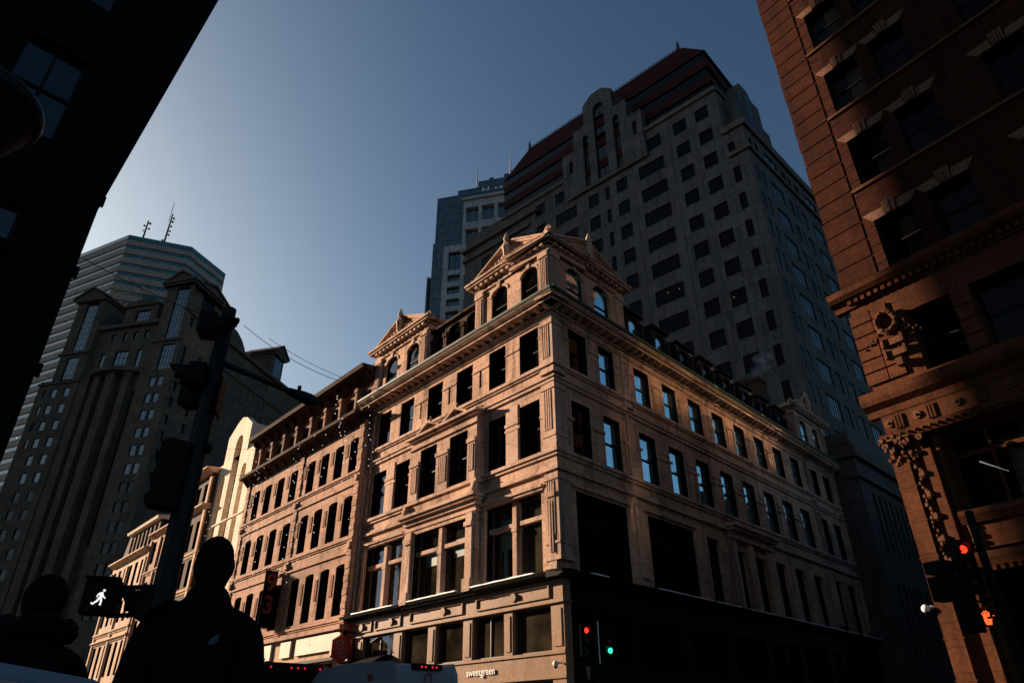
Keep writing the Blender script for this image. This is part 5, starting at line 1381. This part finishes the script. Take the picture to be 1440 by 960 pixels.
# ---- projecting banner with the number, red hexagon sign
bn = V((d1.x, d1.y, 0)); out = V((FL.n.x, FL.n.y, 0))
def proj_frame(u, v, z):
    p = FL.w(u, v, z); x = -out       # viewer's left edge is far from the wall
    return p
r = thing('hanging_banner', FL.w(25.0, .5, 6.7), 'black vertical banner with red figures hanging out from the brownstone front', 'banner')
Lb = lambda a, b, c: FL.w(24.3, .55, 6.7) + out * a - bn * b + V((0, 0, c))
m = MB(); lbox(m, Lb, 0, .82, -.01, .01, 0, 3.35); m.build('cloth', 'black_cloth', r)
M_ = Matrix(((-out.x, 0, -bn.x, 0), (-out.y, 0, -bn.y, 0), (0, 1, 0, 0), (0, 0, 0, 1)))
for ch, zz in (('9', 8.85), ('3', 7.55)):
    p = FL.w(24.3, .55, zz) + out * .72 - bn * .012; Mt = M_.copy(); Mt.translation = p; text(ch, 1.45, Mt, 'number_red', r, 'figure', .004, bold=.02)
m = MB(); m.tube([FL.w(24.3, .2, 10.1), FL.w(24.3, 1.45, 10.1)], .025, 6); m.tube([FL.w(24.3, .2, 6.66), FL.w(24.3, 1.45, 6.66)], .025, 6); m.build('banner_rod', 'black_metal', r)
r = thing('hexagon_sign', FL.w(15.5, .5, 4.1), 'red hexagonal hanging sign with two small linked outlined hexagons beside the shopfront', 'sign')
hc = FL.w(14.65, .95, 4.82)
Lh = lambda a, b, c: hc + (out * .92 + bn * .0) * a - bn * b + V((0, 0, c))
hexa = lambda cx, cz, rr: [(cx + rr * math.sin(math.pi / 3 * i), cz + rr * math.cos(math.pi / 3 * i)) for i in range(6)]
def lprism(L, pts, y0, y1):
    m = MB(); m.face([L(x, y1, z) for x, z in pts]); m.face([L(x, y0, z) for x, z in pts][::-1])
    for a, b in zip(pts, pts[1:] + pts[:1]): m.face([L(a[0], y1, a[1]), L(a[0], y0, a[1]), L(b[0], y0, b[1]), L(b[0], y1, b[1])])
    return m
lprism(Lh, hexa(0, 0, .68), -.09, .09).build('sign_body', 'red_paint', r)
for cx, cz in ((.12, .17), (-.12, -.2)):
    m = MB(); P = hexa(cx, cz, .23)
    for a, b in zip(P, P[1:] + P[:1]): m.tube([Lh(a[0], .1, a[1]), Lh(b[0], .1, b[1])], .016, 5)
    P = hexa(cx, cz, .07)
    for a, b in zip(P, P[1:] + P[:1]): m.tube([Lh(a[0], .1, a[1]), Lh(b[0], .1, b[1])], .014, 5)
    m.build('hexagon_outline', 'line_grey', r)
m = MB(); m.tube([FL.w(14.65, .1, 5.6), FL.w(14.65, 1.5, 5.6)], .03, 6); m.tube([FL.w(14.65, .95, 5.6), hc + V((0, 0, .66))], .02, 6); m.build('sign_bracket', 'black_metal', r)
r = thing('red_shop_entrance', FL.w(15.6, .4, .15), 'tall dark red panel and black rounded awning below the hexagon sign', 'shop entrance')
m = MB(); m.box(FL, 14.75, 15.95, .16, .45, .15, 5.0); m.build('red_panel', 'red_paint', r, bevel=.02)
m = MB(); n = 8
m.prof(FL, [(.14, 4.35)] + [(.14 + 1.3 * math.sin(math.pi / 2 * i / n), 3.3 + 1.05 * math.cos(math.pi / 2 * i / n)) for i in range(n + 1)] + [(.14, 3.1)], 11.2, 14.9); m.build('awning', 'black_cloth', r)
m = MB(); m.tube([FL.w(14.95, .2, .2), FL.w(14.95, .2, 5.3)], .05, 8); m.build('post', 'tan_stone', r)

# ---- vehicles
def vehicle(name, pos, deg, prof, w, mat, label, cat, taper=.12, wheels=(.9, -.9), wr=.36, hood=None):
    """side outline (y forward, z) given width with tumblehome; wheels with rim"""
    L = fr_at(pos, deg); r = thing(name, pos, label, cat)
    m = MB(); zt = max(z for y, z in prof)
    def hw(z): return w / 2 - taper * max(0, (z - .9)) / max(.5, zt - .9)
    n = len(prof)
    for i in range(n):
        a, b = prof[i], prof[(i + 1) % n]
        m.face([L(-hw(a[1]), *a), L(hw(a[1]), *a), L(hw(b[1]), *b), L(-hw(b[1]), *b)])
    for s_ in (-1, 1): m.face([L(s_ * hw(z), y, z) for y, z in (prof if s_ > 0 else prof[::-1])])
    body = m.build('body', mat, r, bevel=.05)
    for y in wheels:
        for s_ in (-1, 1):
            c = L(s_ * (w / 2 - .1), y, wr); ax = (L(1, 0, 0) - L(0, 0, 0)) * s_
            m = MB(); m.tube([c - ax * .1, c - ax * .08, c + ax * .08, c + ax * .11], [wr * .9, wr, wr, wr * .9], 20); t = m.build('wheel', 'rubber', r, smooth=True)
            m = MB(); m.tube([c + ax * .112, c + ax * .125], [wr * .6, wr * .55], 16); m.build('rim', 'chrome', t)
    return r, L, hw, body
# white van, rear towards the camera
VP = (-3.2, 20.4, 0)
r, L, hw, body = vehicle('delivery_van', (-3.95, 20.35, 0), -42, [(-2.75, .35), (-2.78, 1.0), (-2.72, 2.4), (-2.6, 2.6), (-.2, 2.66), (.95, 2.6), (1.35, 2.3), (1.9, 1.55), (2.75, 1.2), (2.9, .9), (2.85, .35)], 2.05, 'van_paint',
    'pale grey high-roof van with red markings and small red roof lights', 'van', .14, (-1.75, 1.85), .36)
for s_ in (-1, 1):
    m = MB(); m.face([L(s_ * (hw(1.5) + .01), y, z) for y, z in ((.95, 1.5), (1.85, 1.5), (1.35, 2.2), (.95, 2.25))]); m.build('side_window', 'glass_car', r)
    m = MB(); lbox(m, L, *sorted((s_ * .55, s_ * .93)), -2.80, -2.765, 1.0, 1.25); m.build('tail_light', 'off_red', r)
    m = MB(); lbox(m, L, *sorted((s_ * .05, s_ * .82)), -2.79, -2.75, 1.55, 2.15); m.build('rear_window', 'glass_car', r)
    m = MB(); m.face([L(s_ * (hw(2.4) + .012), y, z) for y, z in ((-2.3, .6), (-2.1, .6), (-1.5, 2.4), (-1.75, 2.4))]); m.build('red_stripe', 'red_paint', r)
m = MB(); m.face([L(x, y, z) for x, y, z in ((-.9, 1.40, 2.26), (.9, 1.40, 2.26), (.95, 1.93, 1.58), (-.95, 1.93, 1.58))]); m.build('windscreen', 'glass_car', r)
m = MB(); lbox(m, L, -.42, .42, -2.78, -2.66, 2.47, 2.60); hl = m.build('roof_light_bar', 'black_metal', r)
for x in (-.2, -.08, .12, .24): m = MB(); m.ball(L(x, -2.79, 2.53), .028, 6); m.build('marker_light', 'lamp_marker', hl)
m = MB(); lbox(m, L, -.95, .95, -2.86, -2.75, .35, .6); m.build('bumper', 'black_metal', r)
bx = (L(1, 0, 0) - L(0, 0, 0)); by = (L(0, -1, 0) - L(0, 0, 0))
Mt = Matrix(((0, bx.x, by.x, 0), (0, bx.y, by.y, 0), (-1, 0, 0, 0), (0, 0, 0, 1))); Mt.translation = L(-.1, -2.79, 2.42); text('CAR', .34, Mt, 'red_paint', r, 'door_lettering', .004)
# box truck
r, L, hw, body = vehicle('box_truck', (-8.7, 25.1, 0), -42, [(-3.0, .5), (-3.0, 3.02), (2.0, 3.06), (2.0, 2.3), (2.9, 2.2), (3.4, 1.5), (3.9, 1.35), (3.95, .5)], 2.3, 'truck_paint',
    'black box truck with mustard yellow rear corner posts and a row of small red lights', 'truck', .0, (-2.0, 2.6), .45)
for s_ in (-1, 1):
    m = MB(); lbox(m, L, *sorted((s_ * .96, s_ * 1.14)), -3.03, -3.0, .6, 2.98); m.build('corner_post', 'yellow_paint', r)
m = MB(); lbox(m, L, -1.15, -.95, -3.0, 1.9, 3.03, 3.1); m.build('snow_patch', 'snow', r)
m = MB(); lbox(m, L, -.9, .9, -3.025, -3.0, .7, 2.75); m.build('roller_door', 'black_metal', r)
for x in (-.75, -.1, .12, .34, .85): m = MB(); m.ball(L(x, -3.04, 2.88), .034, 6); m.build('marker_light', 'lamp_marker', r)
m = MB(); m.face([L(x, y, z) for x, y, z in ((-1.0, 2.95, 2.15), (1.0, 2.95, 2.15), (1.0, 3.4, 1.55), (-1.0, 3.4, 1.55))]); m.build('windscreen', 'glass_car', r)
# near car, roof only in the frame
r, L, hw, body = vehicle('parked_car', (-1.857, 1.304, 0), 252.87, [(-2.2, 0.292), (-2.25, 0.708), (-2.1, 0.895), (-1.45, 0.989), (-0.85, 1.250), (-0.5, 1.302), (-0.1, 1.328), (0.25, 1.323), (0.5, 1.297), (0.75, 1.250), (1.3, 0.968), (2, 0.853), (2.25, 0.677), (2.2, 0.292)], 1.8, 'car_paint',
    'pale blue-grey car roof at the lower left corner, nearest thing to the viewer', 'car', .26, (-1.4, 1.35), .33)
for s_ in (-1, 1):
    m = MB(); m.face([L(s_ * (hw(z) + .008), y, z) for y, z in ((-1.2, .98), (1.1, .98), (.62, 1.2), (-.7, 1.2))]); m.build('side_window', 'glass_car', r)
    m = MB(); lbox(m, L, *sorted((s_ * .5, s_ * .85)), 2.18, 2.27, .6, .74); m.build('headlight', 'camera_white', r)
    m = MB(); lbox(m, L, *sorted((s_ * .5, s_ * .85)), -2.27, -2.2, .68, .84); m.build('tail_light', 'off_red', r)
m = MB(); m.face([L(x, y, z) for x, y, z in ((-.64, .79, 1.245), (.64, .79, 1.245), (.76, 1.28, .99), (-.76, 1.28, .99))]); m.build('windscreen', 'glass_car', r)

# ---- cables and strings of bulbs across the street
def cable(a, b, sag, rad, label, name='overhead_cable', n=16):
    a, b = V(a), V(b); pts = [a.lerp(b, i / n) - V((0, 0, sag * 4 * (i / n) * (1 - i / n))) for i in range(n + 1)]
    m = MB(); m.tube(pts, rad, 5); o = m.build(name, 'black_metal'); return tag(o, label, 'cable'), pts
cable((-12.318, 15.756, 13.0354), (-8.6, 18.3, 12.2), .15, .012, 'thin cable crossing in front of the striped tower')
o, pts = cable((-12.6, 27.4, 17.8), (-5.0, 30.2, 15.6), .9, .014, 'upper wire of the string lights hung over the street against the sky')
o, pts2 = cable((-11.4, 27.7, 17.25), (-5.4, 29.9, 15.4), .45, .012, 'lower wire of the string lights hung over the street against the sky')
random.seed(11)
def bulbs(pts, label, rad=.028):
    m = MB(); m.tube(pts, .006, 4); o = m.build('string_light', 'black_metal'); tag(o, label, 'string light', 'strings of small bulbs hung over the street')
    return o
k = 0
places = ['nearest the corner building pipes', 'over the second floor of the brownstone building', 'over the brownstone cornice']
L6 = lambda u, v, z: FL.w(u, v, z)
for i in range(16):
    u = 9.0 + i * 1.25 + random.uniform(-.3, .3); v = 3.2 + random.uniform(-1.2, 1.6); zt = 16.6 - .14 * abs(u - 14) + random.uniform(-.6, .4)
    ln = random.uniform(4.5, 8.5) if u > 11.5 else random.uniform(3, 5)
    n = 12; P_ = []
    for j in range(n + 1):
        t = j / n; P_.append(L6(u + .35 * math.sin(3 * t + i), v + .2 * math.cos(2 * t), zt - ln * t))
    o = bulbs(P_, 'drooping string of tiny pale bulbs on a thin wire in front of the brownstone facade')
    for j in range(1, n + 1):
        m = MB(); p = P_[j]; m.ball(p + V((random.uniform(-.15, .15), random.uniform(-.1, .1), random.uniform(-.1, .1))), random.choice((.020, .024, .03)), 5); b = m.build('bulb', 'lamp_bulb', o)
for i in range(3):
    a = L6(11 + 6 * i, .3, 17.3 - i * .2); b = L6(16 + 6 * i, 6.5, 16.2)
    cable(a, b, .5, .010, ['support wire of the bulb strings above the narrow left windows of the corner building', 'support wire of the bulb strings above the middle of the brownstone building', 'support wire of the bulb strings above the far end of the brownstone building'][i], 'support_wire')

# ---- people
def skin_obj(name, verts, edges, rad, mat, parent, lev=2):
    off = rootloc(parent)
    me = bpy.data.meshes.new(name); me.from_pydata([tuple(V(v) - off) for v in verts], edges, [])
    me.materials.append(MAT[mat])
    o = bpy.data.objects.new(name, me); COL.objects.link(o); o.parent = parent
    sk = o.modifiers.new('skin', 'SKIN'); sk.use_smooth_shade = True
    for i, s_ in enumerate(me.skin_vertices[0].data if me.skin_vertices else []): pass
    if not me.skin_vertices:
        bpy.context.view_layer.objects.active = o
    return o, sk
def build_skin(name, joints, edges, mat, parent, lev=2):
    """joints: [(x, y, z, rx, ry)]; made with bmesh's skin layer so that each limb tapers"""
    import bmesh
    off = rootloc(parent)
    bm = bmesh.new(); lay = bm.verts.layers.skin.verify()
    vs = []
    for i, j in enumerate(joints):
        v = bm.verts.new(V(j[:3]) - off); v[lay].radius = (j[3], j[4] if len(j) > 4 else j[3]); v[lay].use_root = (i == 0); vs.append(v)
    for a, b in edges: bm.edges.new((vs[a], vs[b]))
    me = bpy.data.meshes.new(name); bm.to_mesh(me); bm.free(); me.materials.append(MAT[mat])
    o = bpy.data.objects.new(name, me); COL.objects.link(o); o.parent = parent
    sk = o.modifiers.new('skin', 'SKIN'); sk.use_smooth_shade = True
    sb = o.modifiers.new('sub', 'SUBSURF'); sb.levels = lev; sb.render_levels = lev
    bpy.context.view_layer.update(); dg = bpy.context.evaluated_depsgraph_get()
    me2 = bpy.data.meshes.new_from_object(o.evaluated_get(dg)); o.modifiers.clear(); o.data = me2; bpy.data.meshes.remove(me)
    if not me2.materials: me2.materials.append(MAT[mat])
    return o
def person(pos, deg, h, label, hat=False, bulk=1.0, logo=None):
    k = h / 1.75; g0 = .15
    Lp = fr_at((pos[0], pos[1], g0), deg)
    r = thing('person', (pos[0], pos[1], g0), label, 'person')
    J = []; E_ = []
    def jt(x, y, z, rx, ry=None, par=None):
        p = Lp(x * k, y * k, z * k); J.append((p.x, p.y, p.z, rx * k, (ry or rx) * k)); i = len(J) - 1
        if par is not None: E_.append((par, i))
        return i
    pel = jt(0, 0, .95, .15, .12); wa = jt(0, 0, 1.12, .135, .11, pel); ch = jt(0, 0, 1.32, .13, .11, wa); ne = jt(0, .01, 1.46, .06, .06, ch)
    n2 = jt(0, .015, 1.53, .055, .06, ne); hd = jt(0, .03, 1.605, .068, .088, n2); tp = jt(0, .02, 1.67, .058, .074, hd)
    jt(0, .125, 1.605, .016, .016, hd)
    for s_ in (-1, 1):
        jt(s_ * .083, .02, 1.60, .012, .022, hd)
        sh = jt(s_ * .16, 0, 1.39, .05, .05, ch); el = jt(s_ * .215, -.02, 1.12, .04, .04, sh); wr_ = jt(s_ * .215, .1, .88, .028, .028, el)
        pm = jt(s_ * .215, .13, .80, .034, .02, wr_)
        for q, dx in enumerate((-.025, -.008, .009, .025)):
            f1 = jt(s_ * .215 + dx * .4, .145 + dx * .9, .755, .0095, None, pm); f2 = jt(s_ * .21 + dx * .3, .15 + dx * .9, .725 + abs(dx) * .3, .0085, None, f1); jt(s_ * .2, .14 + dx * .9, .70 + abs(dx) * .4, .0075, None, f2)
        t1 = jt(s_ * .2, .165, .80, .011, None, pm); jt(s_ * .19, .185, .765, .009, None, t1)
        hp = jt(s_ * .09, 0, .88, .09, .09, pel); kn = jt(s_ * .1, .01, .5, .06, .06, hp); an = jt(s_ * .1, -.02, .1, .04, .04, kn); jt(s_ * .11, .12, .035, .04, .032, an)
    build_skin('body', J, E_, 'skin', r)
    def garment(name, spec, edges, mat):
        JJ = []
        for x, y, z, a, b in spec: p = Lp(x * k, y * k, z * k); JJ.append((p.x, p.y, p.z, a * k * bulk, b * k * bulk))
        return build_skin(name, JJ, edges, mat, r)
    S_ = [(0, 0, 1.12, .165, .14), (0, 0, .90, .17, .145), (0, -.005, 1.28, .165, .14), (0, -.0, 1.425, .118, .105), (0, .01, 1.545, .066, .07)]
    Ed = [(0, 1), (0, 2), (2, 3), (3, 4)]
    for s_ in (-1, 1):
        b_ = len(S_); S_ += [(s_ * .12, 0, 1.39, .078, .085), (s_ * .178, 0, 1.345, .078, .082), (s_ * .215, -.03, 1.10, .062, .065), (s_ * .21, .09, .89, .046, .046)]
        Ed += [(2, b_), (b_, b_ + 1), (b_ + 1, b_ + 2), (b_ + 2, b_ + 3)]
    jk = garment('jacket', S_, Ed, 'jacket')
    T_ = [(0, 0, .93, .165, .135)]; Ed = []
    for s_ in (-1, 1):
        b_ = len(T_); T_ += [(s_ * .095, 0, .84, .105, .105), (s_ * .105, .01, .5, .08, .08), (s_ * .105, -.02, .12, .065, .065)]; Ed += [(0, b_), (b_, b_ + 1), (b_ + 1, b_ + 2)]
    garment('trousers', T_, Ed, 'trousers')
    for s_ in (-1, 1):
        m = MB(); pts = [(s_ * .105, -.06, .06, .045), (s_ * .105, 0, .055, .055), (s_ * .11, .1, .045, .05), (s_ * .112, .2, .03, .035)]
        m.tube([Lp(x * k, y * k, z * k) for x, y, z, a in pts], [a * k for *_, a in pts], 10); m.build('shoe', 'rubber', r, smooth=True)
    # hair or hat: a cap that follows the skull
    m = MB(); c = Lp(0, .01 * k, 1.63 * k); n = 16; rows = []
    rx, ry, rz = (.074, .097, .095) if not hat else (.088, .108, .108)
    fx = Lp(1, 0, 0) - Lp(0, 0, 0); fy = Lp(0, 1, 0) - Lp(0, 0, 0)
    for i in range(9):
        th = math.pi * (.72 if not hat else .66) * i / 8; rows.append([c + (fx * rx * math.cos(2 * math.pi * j / n) + fy * ry * math.sin(2 * math.pi * j / n)) * math.sin(th) * k + V((0, 0, rz * math.cos(th) * k)) for j in range(n)])
    for a, b in zip(rows, rows[1:]):
        for j in range(n):
            m.face([a[j], a[(j + 1) % n], b[(j + 1) % n], b[j]])
    m.build('woolly_hat' if hat else 'hair', 'hair', r, smooth=True)
    if hat:
        m = MB(); pts = [Lp(.125 * math.cos(a) * k, .12 * math.sin(a) * k, (1.50 + .02 * math.sin(3 * a)) * k) for a in [2 * math.pi * i / 20 for i in range(21)]]
        m.tube(pts, .045 * k, 8); m.build('collar', 'black_cloth', r, smooth=True)
    else:
        m = MB(); pts = [Lp(.068 * math.cos(a) * k, (.072 * math.sin(a) + .005) * k, 1.46 * k) for a in [2 * math.pi * i / 20 for i in range(21)]]
        m.tube(pts, .024 * k, 8); m.build('collar', 'jacket', r, smooth=True)
    if logo:
        Ls = lambda a, b, c: Lp((logo[0]) * k - a * -1, logo[1] * k - b, logo[2] * k + c)
        m = MB()
        for i, rr in enumerate((.014, .022, .030)):
            n = 6
            pts = [Ls(.03 - rr * math.cos(math.pi / 2 * j / n) , .0, -.022 + rr * math.sin(math.pi / 2 * j / n)) for j in range(n + 1)]
            m.tube(pts, .0035, 5)
        m.build('jacket_emblem', 'logo_grey', r)
    return r
person((-1.255, 2.94), -15, 1.76, 'short-haired person seen from behind in a black jacket with small pale emblem', bulk=.99, logo=(.06, -.146, 1.31))
person((-1.93, 2.96), -40, 1.60, 'person in a dark padded coat and woolly hat, standing behind the near car roof', hat=True, bulk=1.08)
# ---- steam over the far roof
m = MB(); random.seed(5)
bx0 = FR.w(29.0, -2.8, 25.9)
m.tube([bx0 + V((0, 0, z)) + V((x, 0, 0)) for z, x in ((0, 0), (.7, .2), (1.5, .7), (2.4, 1.5))], [.25, .6, .9, .5], 12)
tag(m.build('steam', 'steam', smooth=True), 'thin wisp of pale steam above the far end pediment of the sandstone building', 'steam', kind='stuff')
